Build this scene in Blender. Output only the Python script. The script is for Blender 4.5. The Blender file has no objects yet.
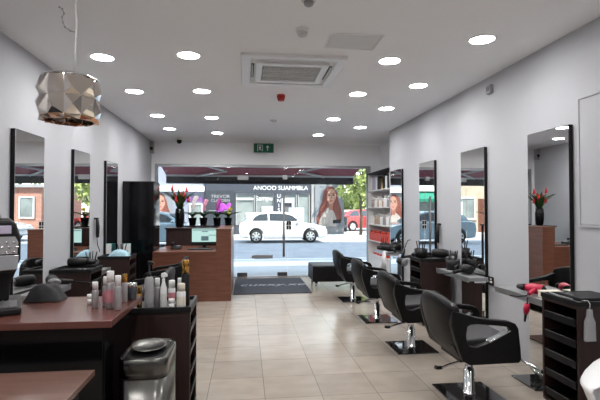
import bpy, math, random
from mathutils import Vector, Matrix
random.seed(7)
D = bpy.data
C = bpy.context.scene.collection
S = bpy.context.scene
PI = math.pi

# ---------------------------------------------------------------- camera, world, sun, exposure
cam_data = D.cameras.new('camera'); cam_data.lens = 27.0; cam_data.sensor_width = 36.0
cam_data.clip_start = 0.05; cam_data.clip_end = 300
cam = D.objects.new('camera', cam_data); C.objects.link(cam)
cam.location = (0, 0, 1.4)
cam.rotation_euler = (PI/2 + math.radians(1.264), 0, -math.radians(6.843))
S.camera = cam
S.view_settings.view_transform = 'Standard'
try: S.view_settings.look = 'None'
except Exception: pass
S.view_settings.gamma = 1.0
S.view_settings.use_curve_mapping = False
S.view_settings.exposure = 1.28
S.cycles.use_denoising = True
S.cycles.max_bounces = 16
S.cycles.diffuse_bounces = 12
S.cycles.glossy_bounces = 6
S.cycles.transparent_max_bounces = 16
S.cycles.sample_clamp_indirect = 20
S.cycles.caustics_reflective = False
S.cycles.caustics_refractive = False

world = D.worlds.new('world'); S.world = world; world.use_nodes = True
nt = world.node_tree
bg = nt.nodes['Background']
tc = nt.nodes.new('ShaderNodeTexCoord'); sep = nt.nodes.new('ShaderNodeSeparateXYZ')
rmp = nt.nodes.new('ShaderNodeValToRGB')
rmp.color_ramp.elements[0].position = 0.0; rmp.color_ramp.elements[0].color = (0.95, 0.97, 1, 1)
rmp.color_ramp.elements[1].position = 0.7; rmp.color_ramp.elements[1].color = (0.62, 0.78, 1, 1)
nt.links.new(tc.outputs['Generated'], sep.inputs[0]); nt.links.new(sep.outputs['Z'], rmp.inputs[0])
nt.links.new(rmp.outputs[0], bg.inputs[0])
bg.inputs[1].default_value = 1.6

sun_data = D.lights.new('sun', 'SUN'); sun_data.energy = 5.5; sun_data.angle = 0.01; sun_data.color = (1, .95, .87)
sun = D.objects.new('sun', sun_data); C.objects.link(sun)
sun.rotation_euler = (math.radians(35), 0, math.radians(38))     # from behind the building, shining towards +Y

DOWNLIGHT_STRENGTH = 34          # the visible diffuser of a ceiling downlight
DOWNLIGHT_WATTS = 10            # its beam

# ---------------------------------------------------------------- materials
def mat(name, col, rough=.5, metal=0.0, var=.06, scale=8, bump=0, spec=None, emit=None, trans=0, coat=0, stretch=None):
    m = D.materials.new(name); m.use_nodes = True
    n = m.node_tree.nodes; l = m.node_tree.links; p = n['Principled BSDF']
    p.inputs['Roughness'].default_value = rough; p.inputs['Metallic'].default_value = metal
    if spec is not None: p.inputs['Specular IOR Level'].default_value = spec
    if coat: p.inputs['Coat Weight'].default_value = coat; p.inputs['Coat Roughness'].default_value = .08
    if trans: p.inputs['Transmission Weight'].default_value = trans
    t = n.new('ShaderNodeTexCoord'); z = n.new('ShaderNodeTexNoise'); z.inputs['Scale'].default_value = scale
    z.inputs['Detail'].default_value = 4
    if stretch:
        mp = n.new('ShaderNodeMapping'); mp.inputs['Scale'].default_value = stretch
        l.new(t.outputs['Object'], mp.inputs[0]); l.new(mp.outputs[0], z.inputs['Vector'])
    else: l.new(t.outputs['Object'], z.inputs['Vector'])
    r = n.new('ShaderNodeValToRGB')
    r.color_ramp.elements[0].position = .3; r.color_ramp.elements[1].position = .7
    r.color_ramp.elements[0].color = (*[max(0, c*(1-var)) for c in col], 1)
    r.color_ramp.elements[1].color = (*[min(1, c*(1+var)) for c in col], 1)
    l.new(z.outputs['Fac'], r.inputs[0]); l.new(r.outputs[0], p.inputs['Base Color'])
    if bump:
        b = n.new('ShaderNodeBump'); b.inputs['Strength'].default_value = bump; b.inputs['Distance'].default_value = .004
        l.new(z.outputs['Fac'], b.inputs['Height']); l.new(b.outputs[0], p.inputs['Normal'])
    if emit:
        p.inputs['Emission Color'].default_value = (*emit[:3], 1); p.inputs['Emission Strength'].default_value = emit[3]
    return m

def wood(name, c1, c2, rough=.35, scale=3, axis=(1, 12, 12)):
    return_m = mat(name, c1, rough, 0, 0, scale, stretch=axis)
    r = [x for x in return_m.node_tree.nodes if x.type == 'VALTORGB'][0]
    r.color_ramp.elements[0].color = (*c1, 1); r.color_ramp.elements[1].color = (*c2, 1)
    return return_m

def tile_mat():
    m = D.materials.new('floor_tiles'); m.use_nodes = True
    n = m.node_tree.nodes; l = m.node_tree.links; p = n['Principled BSDF']
    t = n.new('ShaderNodeTexCoord'); mp = n.new('ShaderNodeMapping')
    mp.inputs['Location'].default_value = (-.145, -4.67 + .43*20, 0)
    b = n.new('ShaderNodeTexBrick'); b.offset = 0; b.squash = 1
    b.inputs['Scale'].default_value = 1; b.inputs['Mortar Size'].default_value = .0035; b.inputs['Mortar Smooth'].default_value = .2
    b.inputs['Brick Width'].default_value = .43; b.inputs['Row Height'].default_value = .43; b.inputs['Bias'].default_value = 0
    b.inputs['Color1'].default_value = (.41, .355, .30, 1); b.inputs['Color2'].default_value = (.345, .30, .255, 1)
    b.inputs['Mortar'].default_value = (.22, .195, .17, 1)
    l.new(t.outputs['Object'], mp.inputs[0]); l.new(mp.outputs[0], b.inputs['Vector'])
    z = n.new('ShaderNodeTexNoise'); z.inputs['Scale'].default_value = 4; z.inputs['Detail'].default_value = 8
    m2 = n.new('ShaderNodeMapping'); m2.inputs['Scale'].default_value = (1, 1.8, 1)
    l.new(t.outputs['Object'], m2.inputs[0]); l.new(m2.outputs[0], z.inputs['Vector'])
    r = n.new('ShaderNodeValToRGB'); r.color_ramp.elements[0].position = .35; r.color_ramp.elements[1].position = .65
    r.color_ramp.elements[0].color = (.86, .86, .86, 1); r.color_ramp.elements[1].color = (1.0, 1.0, 1.0, 1)
    l.new(z.outputs['Fac'], r.inputs[0])
    x = n.new('ShaderNodeMix'); x.data_type = 'RGBA'; x.blend_type = 'MULTIPLY'; x.inputs[0].default_value = 1
    l.new(b.outputs['Color'], x.inputs[6]); l.new(r.outputs[0], x.inputs[7]); l.new(x.outputs[2], p.inputs['Base Color'])
    p.inputs['Roughness'].default_value = .19; p.inputs['Specular IOR Level'].default_value = .28
    bu = n.new('ShaderNodeBump'); bu.inputs['Strength'].default_value = .25; bu.inputs['Distance'].default_value = .002; bu.invert = True
    l.new(b.outputs['Fac'], bu.inputs['Height']); l.new(bu.outputs[0], p.inputs['Normal'])
    return m

def glass_mat(name, tint=(.95, .97, .96), ior=1.45, rough=.0):
    m = D.materials.new(name); m.use_nodes = True
    n = m.node_tree.nodes; l = m.node_tree.links; n.remove(n['Principled BSDF'])
    tr = n.new('ShaderNodeBsdfTransparent'); tr.inputs[0].default_value = (*tint, 1)
    gl = n.new('ShaderNodeBsdfGlossy'); gl.inputs['Roughness'].default_value = rough
    fr = n.new('ShaderNodeFresnel'); fr.inputs[0].default_value = ior
    mx = n.new('ShaderNodeMixShader'); l.new(fr.outputs[0], mx.inputs[0]); l.new(tr.outputs[0], mx.inputs[1]); l.new(gl.outputs[0], mx.inputs[2])
    l.new(mx.outputs[0], n['Material Output'].inputs[0])
    return m

def brick_mat(name, c1, c2, mortar):
    m = D.materials.new(name); m.use_nodes = True
    n = m.node_tree.nodes; l = m.node_tree.links; p = n['Principled BSDF']; p.inputs['Roughness'].default_value = .85
    t = n.new('ShaderNodeTexCoord'); mp = n.new('ShaderNodeMapping'); mp.inputs['Rotation'].default_value = (PI/2, 0, 0)
    b = n.new('ShaderNodeTexBrick'); b.inputs['Scale'].default_value = 1; b.inputs['Brick Width'].default_value = .22; b.inputs['Row Height'].default_value = .075
    b.inputs['Mortar Size'].default_value = .008
    b.inputs['Color1'].default_value = (*c1, 1); b.inputs['Color2'].default_value = (*c2, 1); b.inputs['Mortar'].default_value = (*mortar, 1)
    l.new(t.outputs['Object'], mp.inputs[0]); l.new(mp.outputs[0], b.inputs['Vector']); l.new(b.outputs['Color'], p.inputs['Base Color'])
    return m

M = dict(
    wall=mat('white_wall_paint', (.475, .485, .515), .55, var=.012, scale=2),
    bulkhead=mat('brightened_white_paint', (.94, .95, .97), .6, var=.012, scale=2),  # wall white, raised in colour to offset weak light on front and recess walls
    ceil=mat('white_ceiling_paint', (.96, .97, .985), .7, var=.012, scale=2),
    floor=tile_mat(),
    mirror=mat('mirror_silver', (.86, .87, .87), .004, 1, var=0),
    black=mat('black_leather', (.006, .006, .0065), .42, var=.2, scale=30, bump=.12, spec=.2),
    blackpanel=mat('black_gloss_panel', (.004, .004, .005), .12, var=.2, spec=.3),
    blackmatt=mat('black_plastic', (.009, .009, .01), .45, var=.2, scale=20, spec=.3),
    greyseat=mat('charcoal_seat_leather', (.03, .03, .033), .45, var=.15, scale=30, bump=.1, spec=.3),
    chrome=mat('chrome', (.78, .79, .8), .07, 1, var=.02),
    plate=mat('polished_black_plate', (.012, .012, .013), .05, 0, var=.2, coat=1),
    steel=mat('brushed_steel', (.14, .138, .13), .24, 1, var=.10, scale=6, stretch=(60, 60, 1)),
    darksteel=mat('dark_steel', (.2, .2, .2), .3, 1, var=.1),
    bronze=mat('bronze_mirror_facet', (.74, .68, .62), .03, 1, var=.05),
    copperglow=mat('copper_glow_edge', (.75, .42, .25), .12, 1, var=.05),  # copper tone stands in for the warm light reflected along the lower rim
    walnut=wood('walnut_veneer', (.115, .042, .026), (.19, .075, .047), .32, 2.5, (1.2, 1.2, 14)),
    darkwood=wood('wenge_veneer', (.018, .0075, .0065), (.031, .013, .0115), .45, 3, (14, 14, 1)),
    redwood=wood('red_brown_laminate', (.105, .038, .03), (.14, .052, .042), .25, 2, (1, 10, 1)),
    brownwood=wood('brown_laminate', (.125, .068, .052), (.165, .092, .072), .26, 2, (1, 10, 1)),
    white=mat('white_plastic', (.82, .82, .82), .35, var=.02),
    cream=mat('cream_card', (.78, .73, .62), .5, var=.05),
    offwhite=mat('off_white_plastic', (.70, .70, .68), .45, var=.02),
    grey=mat('grey_plastic', (.33, .33, .34), .4, var=.05),
    midgrey=mat('mid_grey_plastic', (.14, .14, .145), .4, var=.05),  # plain mid grey of nozzles, keys and trays
    alu=mat('anodised_aluminium', (.42, .43, .44), .35, .8, var=.04),
    greyslot=mat('dark_slot', (.02, .02, .02), .6, var=.1),
    red=mat('red_plastic', (.45, .02, .02), .35, var=.08),
    redbox=mat('red_packaging', (.62, .045, .02), .4, var=.2, scale=20),
    magenta=mat('magenta_plastic', (.55, .012, .06), .35, var=.1),
    green=mat('exit_sign_green', (.0, .115, .055), .4, var=.05),
    glass=glass_mat('window_glass'),
    clear=mat('clear_bottle_plastic', (.62, .63, .65), .12, var=.05),
    silverbottle=mat('grey_silver_bottle', (.40, .38, .39), .28, .55, var=.1, scale=15),
    pinkprint=mat('pink_label', (.55, .22, .26), .4, var=.2, scale=30),
    gold=mat('gold_cap', (.62, .34, .08), .22, 1, var=.05),
    amber=mat('amber_liquid_bottle', (.42, .22, .04), .15, .2, var=.1),
    mat=mat('charcoal_doormat', (.035, .04, .055), .9, var=.25, scale=120, bump=.3),
    matprint=mat('pale_mat_print', (.40, .43, .48), .9, var=.3, scale=60),
    teal=mat('teal_card', (.02, .36, .36), .45, var=.08),
    capegrey=mat('charcoal_cape', (.03, .03, .033), .8, var=.2, scale=30, bump=.4),
    bluetowel=mat('pale_blue_towel', (.30, .47, .55), .95, var=.2, scale=40, bump=.6),
    whitetowel=mat('white_towel', (.74, .73, .75), .95, var=.06, scale=40, bump=.6),
    screen=mat('monitor_screen', (.05, .07, .07), .25, var=.1, emit=(.33, .50, .47, .62)),
    screenbar=mat('monitor_window_bar', (.04, .06, .07), .3, var=.1, emit=(.06, .1, .11, .6)),
    leaf=mat('leaf_green', (.035, .085, .022), .45, var=.45, scale=20),
    petalred=mat('red_petal', (.50, .02, .025), .5, var=.3, scale=20),
    petalpurple=mat('purple_petal', (.45, .06, .36), .5, var=.3, scale=20),
    petalpink=mat('pink_petal', (.75, .33, .48), .5, var=.3, scale=20),
    petalwhite=mat('white_petal', (.8, .76, .74), .5, var=.1, scale=20),
    petalyellow=mat('yellow_petal', (.62, .5, .06), .5, var=.2, scale=20),
    lilac=mat('lilac_packaging', (.46, .42, .55), .4, var=.15),
    tan=mat('tan_packaging', (.48, .34, .24), .4, var=.15),
    light=mat('lamp_diffuser', (.9, .9, .9), .5, var=0, emit=(1, .985, .97, DOWNLIGHT_STRENGTH)),
    # street
    asphalt=mat('asphalt', (.27, .285, .31), .9, var=.12, scale=1.5),
    paving=mat('pale_paving', (.42, .43, .44), .85, var=.1, scale=1.2),
    kerb=mat('kerb_stone', (.72, .73, .75), .8, var=.05),
    concrete=mat('concrete_render', (.3, .3, .3), .85, var=.06, scale=2),
    palerender=mat('pale_blue_render', (.24, .26, .32), .8, var=.06, scale=2),
    beige=mat('beige_render', (.45, .38, .29), .85, var=.08, scale=2),
    slate=mat('slate_shopfront', (.035, .04, .05), .5, var=.1),
    fascia=mat('slate_fascia', (.05, .057, .075), .5, var=.08),
    shopglass=mat('shop_window_glass', (.22, .25, .245), .06, .0, var=.35, scale=.9),
    brick=brick_mat('red_brick', (.30, .10, .065), (.36, .14, .09), (.42, .36, .31)),
    maroon=mat('maroon_awning_fabric', (.21, .035, .048), .85, var=.06, scale=6),
    valance=mat('dark_awning_valance', (.022, .024, .028), .85, var=.1),
    armmetal=mat('awning_arm_paint', (.55, .55, .55), .4, .2, var=.04),
    greenawning=mat('green_awning_fabric', (.008, .17, .11), .8, var=.1),
    carwhite=mat('white_car_paint', (.80, .80, .81), .2, var=.01, coat=1),
    carblue=mat('grey_blue_car_paint', (.30, .40, .44), .2, .3, var=.02, coat=1),
    carred=mat('red_car_paint', (.38, .03, .03), .2, var=.02, coat=1),
    carsilver=mat('silver_car_paint', (.5, .52, .55), .25, .5, var=.02, coat=1),
    carglass=mat('tinted_car_glass', (.03, .04, .05), .04, 0, var=.1, spec=.9),
    tyre=mat('tyre_rubber', (.018, .018, .018), .8, var=.1),
    alloy=mat('alloy_wheel', (.75, .76, .77), .35, .2, var=.03),
    lampred=mat('tail_lamp_red', (.5, .03, .03), .2, var=.05),
    bark=mat('bark', (.10, .075, .05), .9, var=.4, scale=12, bump=.5),
    treeleaf=mat('sunlit_leaves', (.28, .34, .10), .6, var=.5, scale=1.5),
    hair=mat('auburn_hair_print', (.17, .045, .03), .6, var=.5, scale=14, stretch=(6, 1, 1)),
    skin=mat('skin_print', (.42, .23, .17), .6, var=.08),
    skin2=mat('skin_tone_print', (.28, .12, .085), .6, var=.08),
    lips=mat('lip_print', (.40, .08, .08), .6, var=.05),
    posterbg=mat('poster_background', (.20, .215, .24), .6, var=.05),
    blouse=mat('cream_blouse_print', (.36, .32, .29), .6, var=.12, scale=6),
    purpleprint=mat('purple_print', (.32, .05, .36), .5, var=.3, scale=3),
    signwhite=mat('white_lettering', (.85, .85, .85), .5, var=.02),
    shelfgrey=mat('smoked_shelf_laminate', (.26, .265, .27), .3, var=.05),
    signgrey=mat('grey_lettering', (.34, .34, .35), .5, var=.05),
    paleblue=mat('pale_blue_card', (.52, .66, .72), .5, var=.05),
)

M['clear'].node_tree.nodes['Principled BSDF'].inputs['Alpha'].default_value = .38

# ---------------------------------------------------------------- mesh builder
class MB:
    def __init__(s): s.v = []; s.f = []; s.sm = []; s.mi = []; s.mats = []; s.cur = 0
    def m(s, mt):
        if mt not in s.mats: s.mats.append(mt)
        s.cur = s.mats.index(mt); return s
    def add(s, vs, fs, smooth=False, T=None):
        o = len(s.v)
        s.v += [tuple(T @ Vector(v)) if T else tuple(v) for v in vs]
        for f in fs: s.f.append([o+i for i in f]); s.sm.append(smooth); s.mi.append(s.cur)
        return s
    def box(s, a, b, T=None):
        (x0, y0, z0), (x1, y1, z1) = a, b
        x0, x1 = min(x0, x1), max(x0, x1); y0, y1 = min(y0, y1), max(y0, y1); z0, z1 = min(z0, z1), max(z0, z1)
        return s.add([(x0,y0,z0),(x1,y0,z0),(x1,y1,z0),(x0,y1,z0),(x0,y0,z1),(x1,y0,z1),(x1,y1,z1),(x0,y1,z1)],
                     [(0,3,2,1),(4,5,6,7),(0,1,5,4),(1,2,6,5),(2,3,7,6),(3,0,4,7)], T=T)
    def rings(s, rs, smooth=True, cap0=True, cap1=True, close=True, T=None):
        n = len(rs[0]); vs = [p for r in rs for p in r]; fs = []
        for i in range(len(rs)-1):
            for j in range(n if close else n-1):
                k = (j+1) % n; fs.append((i*n+j, i*n+k, (i+1)*n+k, (i+1)*n+j))
        s.add(vs, fs, smooth, T); o = len(s.v)-len(vs)
        if cap0: s.f.append([o+j for j in reversed(range(n))]); s.sm.append(False); s.mi.append(s.cur)
        if cap1: s.f.append([o+(len(rs)-1)*n+j for j in range(n)]); s.sm.append(False); s.mi.append(s.cur)
        return s
    def lathe(s, prof, c=(0,0,0), n=20, sx=1, sy=1, T=None, cap=True):
        rs = [[(c[0]+r*sx*math.cos(2*PI*j/n), c[1]+r*sy*math.sin(2*PI*j/n), c[2]+z) for j in range(n)] for r, z in prof]
        return s.rings(rs, True, cap, cap, T=T)
    def tube(s, pts, r, n=8, T=None, caps=True):
        pts = [Vector(p) for p in pts]; rs = []; up = Vector((0,0,1)); prev = None
        for i, p in enumerate(pts):
            d = (pts[min(i+1, len(pts)-1)] - pts[max(i-1, 0)]).normalized()
            if prev is None:
                a = d.cross(up if abs(d.z) < .95 else Vector((1,0,0))).normalized()
            else: a = (prev - d*prev.dot(d)).normalized()
            prev = a; b = d.cross(a); rr = r[i] if isinstance(r, (list, tuple)) else r
            rs.append([tuple(p + (a*math.cos(2*PI*j/n) + b*math.sin(2*PI*j/n))*rr) for j in range(n)])
        return s.rings(rs, True, caps, caps, T=T)
    def prism(s, poly, d0, d1, ax='y', smooth=False, T=None):
        def P(a, b, d): return {'x': (d, a, b), 'y': (a, d, b), 'z': (a, b, d)}[ax]
        return s.rings([[P(a, b, d0) for a, b in poly], [P(a, b, d1) for a, b in poly]], smooth, T=T)
    def frame(s, outer, inner, d0, d1, ax='y', T=None):
        def P(q, d): a, b = q; return {'x': (d, a, b), 'y': (a, d, b), 'z': (a, b, d)}[ax]
        n = len(outer)
        vs = [P(q, d0) for q in outer] + [P(q, d0) for q in inner] + [P(q, d1) for q in outer] + [P(q, d1) for q in inner]
        fs = []
        for i in range(n):
            k = (i+1) % n
            fs += [(i, k, n+k, n+i), (2*n+i, 3*n+i, 3*n+k, 2*n+k), (i, 2*n+i, 2*n+k, k), (n+i, n+k, 3*n+k, 3*n+i)]
        return s.add(vs, fs, T=T)
    def ball(s, c, r, n=12, T=None):
        rx, ry, rz = r if isinstance(r, (list, tuple)) else (r, r, r)
        m = max(5, n//2+1)
        rs = [[(c[0]+rx*math.sin(PI*i/m)*math.cos(2*PI*j/n), c[1]+ry*math.sin(PI*i/m)*math.sin(2*PI*j/n), c[2]-rz*math.cos(PI*i/m)) for j in range(n)] for i in range(m+1)]
        rs[0] = [(c[0]+(p[0]-c[0])*.0+.001*rx*math.cos(2*PI*j/n), c[1]+.001*ry*math.sin(2*PI*j/n), c[2]-rz) for j, p in enumerate(rs[0])]
        rs[-1] = [(c[0]+.001*rx*math.cos(2*PI*j/n), c[1]+.001*ry*math.sin(2*PI*j/n), c[2]+rz) for j in range(n)]
        return s.rings(rs, True, T=T)
    def poly(s, pts, smooth=False): return s.add(pts, [tuple(range(len(pts)))], smooth)
    def build(s, name, mt=None, parent=None, bevel=0, seg=2, loc=None, sub=0, rot=None):
        me = D.meshes.new(name); me.from_pydata(s.v, [], s.f); me.update()
        mats = s.mats or [mt]
        for q in mats: me.materials.append(q)
        me.polygons.foreach_set('use_smooth', [bool(bevel) or x for x in s.sm] if bevel else s.sm)
        if s.mats: me.polygons.foreach_set('material_index', s.mi)
        import bmesh
        bm = bmesh.new(); bm.from_mesh(me); bmesh.ops.recalc_face_normals(bm, faces=bm.faces); bm.to_mesh(me); bm.free()
        o = D.objects.new(name, me); C.objects.link(o)
        if parent: o.parent = parent
        if loc: o.location = loc
        if rot: o.rotation_euler = rot
        if bevel:
            b = o.modifiers.new('bevel', 'BEVEL'); b.width = bevel; b.segments = seg; b.limit_method = 'ANGLE'; b.angle_limit = math.radians(35)
            w = o.modifiers.new('normals', 'WEIGHTED_NORMAL')
        if sub:
            q = o.modifiers.new('sub', 'SUBSURF'); q.levels = sub; q.render_levels = sub
        return o

def tag(o, label=None, cat=None, group=None, kind=None):
    if label: o['label'] = label
    if cat: o['category'] = cat
    if group: o['group'] = group
    if kind: o['kind'] = kind
    return o
def thing(name, label, cat, loc=(0,0,0), rz=0, group=None):
    o = D.objects.new(name, None); C.objects.link(o); o.location = loc; o.rotation_euler = (0, 0, rz); o.empty_display_size = .1
    return tag(o, label, cat, group)
def struct(name, mb, m, parent=None, bevel=0):
    return tag(mb.build(name, m, parent, bevel), kind='structure')
def kids(o): return [c for c in D.objects if c.parent == o]
def copy_tree(o, parent=None):
    c = o.copy(); C.objects.link(c)
    if parent: c.parent = parent
    for ch in kids(o): copy_tree(ch, c)
    return c
def dup(o, loc, rz=None, label=None, group=None):
    c = copy_tree(o); c.location = loc
    if rz is not None: c.rotation_euler = (0, 0, rz)
    if label: c['label'] = label
    if group: c['group'] = group
    return c
def recolor(o, old, new):
    for ch in [o] + kids(o):
        if ch.type == 'MESH' and old in list(ch.data.materials):
            ch.data = ch.data.copy()
            for i, q in enumerate(ch.data.materials):
                if q == old: ch.data.materials[i] = new
        if ch is not o: recolor(ch, old, new)
def text(name, body, size, mt, parent, loc, rot=(PI/2, 0, 0), ext=.004, sx=1, shear=0, align='CENTER'):
    cu = D.curves.new(name, 'FONT'); cu.body = body; cu.size = size; cu.extrude = ext; cu.align_x = align; cu.align_y = 'CENTER'; cu.shear = shear
    cu.materials.append(mt)
    q = D.objects.new(name, cu); C.objects.link(q)
    me = D.meshes.new_from_object(q.evaluated_get(bpy.context.evaluated_depsgraph_get()))
    D.objects.remove(q); D.curves.remove(cu)
    if not me.materials: me.materials.append(mt)
    o = D.objects.new(name, me); C.objects.link(o); o.parent = parent; o.location = loc; o.rotation_euler = rot; o.scale = (sx, 1, 1)
    return o
def rrect(w, d, r, n=5, cx=0, cy=0):
    pts = []
    for qx, qy, a in ((1,1,0), (-1,1,90), (-1,-1,180), (1,-1,270)):
        for k in range(n+1):
            t = math.radians(a + 90*k/n); pts.append((cx+qx*(w/2-r)+r*math.cos(t), cy+qy*(d/2-r)+r*math.sin(t)))
    return pts

L, R, F, H = -1.915, 2.54, 9.45, 2.8
BACK = -3.2
ORD = ['nearest', 'second', 'third', 'farthest']
# ---------------------------------------------------------------- room shell
struct('floor', MB().box((L-.1, BACK, -.1), (2.88, F+.02, 0)), M['floor'])
struct('ceiling', MB().box((L-.1, BACK, H), (2.88, F+.1, H+.12)), M['ceil'])
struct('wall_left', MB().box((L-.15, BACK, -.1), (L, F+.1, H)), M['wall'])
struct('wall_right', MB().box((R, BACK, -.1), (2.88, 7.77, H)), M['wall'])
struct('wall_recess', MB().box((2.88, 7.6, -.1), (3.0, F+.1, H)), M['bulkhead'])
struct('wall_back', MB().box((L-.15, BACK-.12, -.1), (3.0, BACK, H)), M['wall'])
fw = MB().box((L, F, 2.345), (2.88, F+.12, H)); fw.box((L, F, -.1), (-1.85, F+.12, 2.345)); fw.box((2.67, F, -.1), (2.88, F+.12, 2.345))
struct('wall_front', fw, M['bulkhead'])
# access panel set flush in the right wall
ap = MB().frame([(2.2, 1.27), (3.17, 1.27), (3.17, 2.26), (2.2, 2.26)], [(2.215, 1.285), (3.155, 1.285), (3.155, 2.245), (2.215, 2.245)], R-.012, R, 'x')
ap.box((R-.008, 2.221, 1.291), (R, 3.149, 2.239))
struct('trim_1', ap, M['wall'])
# shop window: frame, fixed panes, door
w1 = tag(D.objects.new('window_1', None), kind='structure'); C.objects.link(w1); w1.location = (0, F+.06, 0)
fr = MB(); fr.box((-1.85, -.05, 2.295), (2.67, .05, 2.345)); fr.box((-1.85, -.05, 0), (-1.80, .05, 2.295)); fr.box((2.60, -.05, 0), (2.67, .05, 2.295)); fr.box((-1.8, -.03, -.02), (2.6, .03, .012))
struct('window_frame', fr, M['alu'], w1)
for a, b, z0, z1 in ((-1.80, -.195, .012, 2.295), (.885, 2.60, .012, 2.295), (-.19, .88, 2.125, 2.295)):
    struct('window_pane', MB().box((a, -.006, z0), (b, .006, z1)), M['glass'], w1)
d1 = tag(D.objects.new('door_1', None), kind='structure'); C.objects.link(d1); d1.location = (0, F+.06, 0)
struct('door_pane', MB().box((-.18, -.006, .03), (.87, .006, 2.115)), M['glass'], d1)
for xx, zz in ((-.18, .0), (.66, .0), (-.18, 2.03), (.77, 2.05)):
    q = MB().box((xx, -.022, zz), (xx+(.21 if zz < 1 else .23 if xx < 0 else .1), .022, zz+.09))
    o = struct('patch_fitting', q, M['darksteel'] if zz < 1 else M['alu'], d1, .004)
hb = MB(); hb.tube([(.79, -.065, .42), (.79, -.065, 1.70)], .024, 12)
for z in (.55, 1.65): hb.tube([(.79, -.065, z), (.79, 0, z)], .011, 8)
struct('door_handle', hb, M['grey'], d1)
lp = MB().box((.17, -.018, .375), (.56, -.006, .455)); lp.box((.20, -.022, .39), (.53, -.018, .44)); lp.box((.12, -.014, .385), (.17, -.006, .445))
struct('letter_plate', lp, M['alu'], d1, .003)
stk = MB(); stk.m(M['signwhite']).box((.845, -.010, .98), (.955, -.0075, 1.17)); stk.m(M['blackmatt'])
for r_ in range(2):
    for c_ in range(2): stk.box((.852+c_*.054, -.012, .985+r_*.095), (.895+c_*.054, -.010, 1.065+r_*.095))
struct('door_sticker', stk, None, d1)

# ---------------------------------------------------------------- ceiling things
def downlight(loc, label, group='recessed ceiling downlights'):
    t = thing('ceiling_downlight', label, 'downlight', loc, 0, group)
    MB().lathe([(.112, 0), (.110, -.006), (.098, -.008), (.094, -.002)], n=28, cap=False).build('trim_ring', M['white'], t)
    MB().lathe([(.094, -.004), (.001, -.004)], n=28, cap=False).build('diffuser', M['light'], t)
    t_ = D.lights.new('downlight_beam', 'SPOT'); t_.energy = DOWNLIGHT_WATTS; t_.spot_size = math.radians(150); t_.spot_blend = 1.0; t_.shadow_soft_size = .08; t_.color = (1, .985, .97)
    lo = D.objects.new('lamp', t_); C.objects.link(lo); lo.parent = t; lo.location = (0, 0, -.03)
    return t
cols = [('beside the left-hand wall', -1.31, (4.28, 5.47, 6.85, 7.94)), ('just left of the air conditioner', -.52, (4.13, 5.37, 6.9, 8.26)),
        ('just right of the air conditioner', 1.335, (4.06, 5.28, 6.79, 8.26)), ('beside the right-hand wall', 1.92, (3.46, 4.84, 5.99, 7.42))]
dl0 = None
for nm, x, ys in cols:
    for k, y in enumerate(ys):
        lb = 'recessed downlight, %s of four in the ceiling row %s' % (ORD[k], nm)
        if dl0 is None: dl0 = downlight((x, y, H), lb)
        else: dup(dl0, (x, y, H), label=lb)
for x in (-1.31, -.0, 1.92):  # unseen lamps added behind the viewpoint to light the near end of the room
    for y in (1.75, .2, -1.5):
        dup(dl0, (x, y, H), label='added unseen recessed downlight behind the viewpoint, lighting the near end of the salon', group='added unseen downlights behind the viewpoint')

ac = thing('air_conditioning_cassette', 'large square white air conditioning cassette with black grille in the ceiling', 'air conditioner', (.435, 4.475, H))
hw = .487; iw = .40
MB().frame([(-hw,-hw),(hw,-hw),(hw,hw),(-hw,hw)], [(-iw,-iw),(iw,-iw),(iw,iw),(-iw,iw)], -.03, 0, 'z').build('outer_panel', M['white'], ac, .008)
MB().box((-iw,-iw,-.012),(iw,iw,0)).build('recess_plate', M['offwhite'], ac)
MB().frame([(-.345,-.31),(.345,-.31),(.345,.31),(-.345,.31)], [(-.285,-.245),(.285,-.245),(.285,.245),(-.285,.245)], -.040, -.012, 'z').build('grille_frame', M['white'], ac, .006)
g = MB().box((-.285,-.245,-.02),(.285,.245,-.013)); g.build('grille_backing', M['greyslot'], ac)
g = MB()
for k in range(3): g.box((-.285, -.245+.1633*k-.006+.0, -.036), (.285, -.245+.1633*k+.010, -.02))
for k in range(25): 
    x = -.285+.57*k/24; g.box((x-.0045, -.245, -.032), (x+.0045, .245, -.02))
for k in range(1, 9): g.box((-.285, -.245+.49*k/9-.003, -.03), (.285, -.245+.49*k/9+.003, -.02))
g.build('grille', M['offwhite'], ac)
def slot(a, b, nm):
    o = MB().box(a, b).build(nm, M['greyslot'], ac)
slot((-.30, -.385, -.016), (.30, -.335, -.012), 'air_slot'); slot((-.30, .335, -.016), (.30, .385, -.012), 'air_slot')
slot((-.388, -.22, -.016), (-.362, .22, -.012), 'air_slot'); slot((.362, -.22, -.016), (.388, .22, -.012), 'air_slot')
for sgn in (-1, 1):
    MB().box((-.30, sgn*.36-.014, -.026), (.30, sgn*.36+.014, -.017)).build('louvre', M['offwhite'], ac, .003)
    MB().box((sgn*.378-.005, -.2, -.03), (sgn*.378+.006, .2, -.014)).build('louvre', M['offwhite'], ac, .003)

h0 = thing('ceiling_hatch', 'flat square grey access hatch in the ceiling beyond the smoke detector', 'access hatch', (.868, 3.63, H))
MB().box((-.195, -.15, -.006), (.215, .15, 0)).build('hatch_panel', M['offwhite'], h0, .003)
MB().frame([(-.21,-.165),(.23,-.165),(.23,.165),(-.21,.165)], [(-.197,-.152),(.217,-.152),(.217,.152),(-.197,.152)], -.009, 0, 'z').build('hatch_frame', M['white'], h0)
sd = thing('smoke_detector', 'small round white smoke detector on the ceiling near the square hatch', 'smoke detector', (.43, 3.43, H))
MB().lathe([(.052, 0), (.052, -.02), (.048, -.026)], n=24).build('base', M['white'], sd)
MB().lathe([(.040, -.026), (.038, -.05), (.026, -.058), (.005, -.06)], n=24).build('sensor_cap', M['offwhite'], sd)
fa = thing('fire_alarm_sounder', 'small red fire alarm sounder on the ceiling beyond the air conditioner', 'fire alarm', (.42, 5.44, H))
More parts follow.
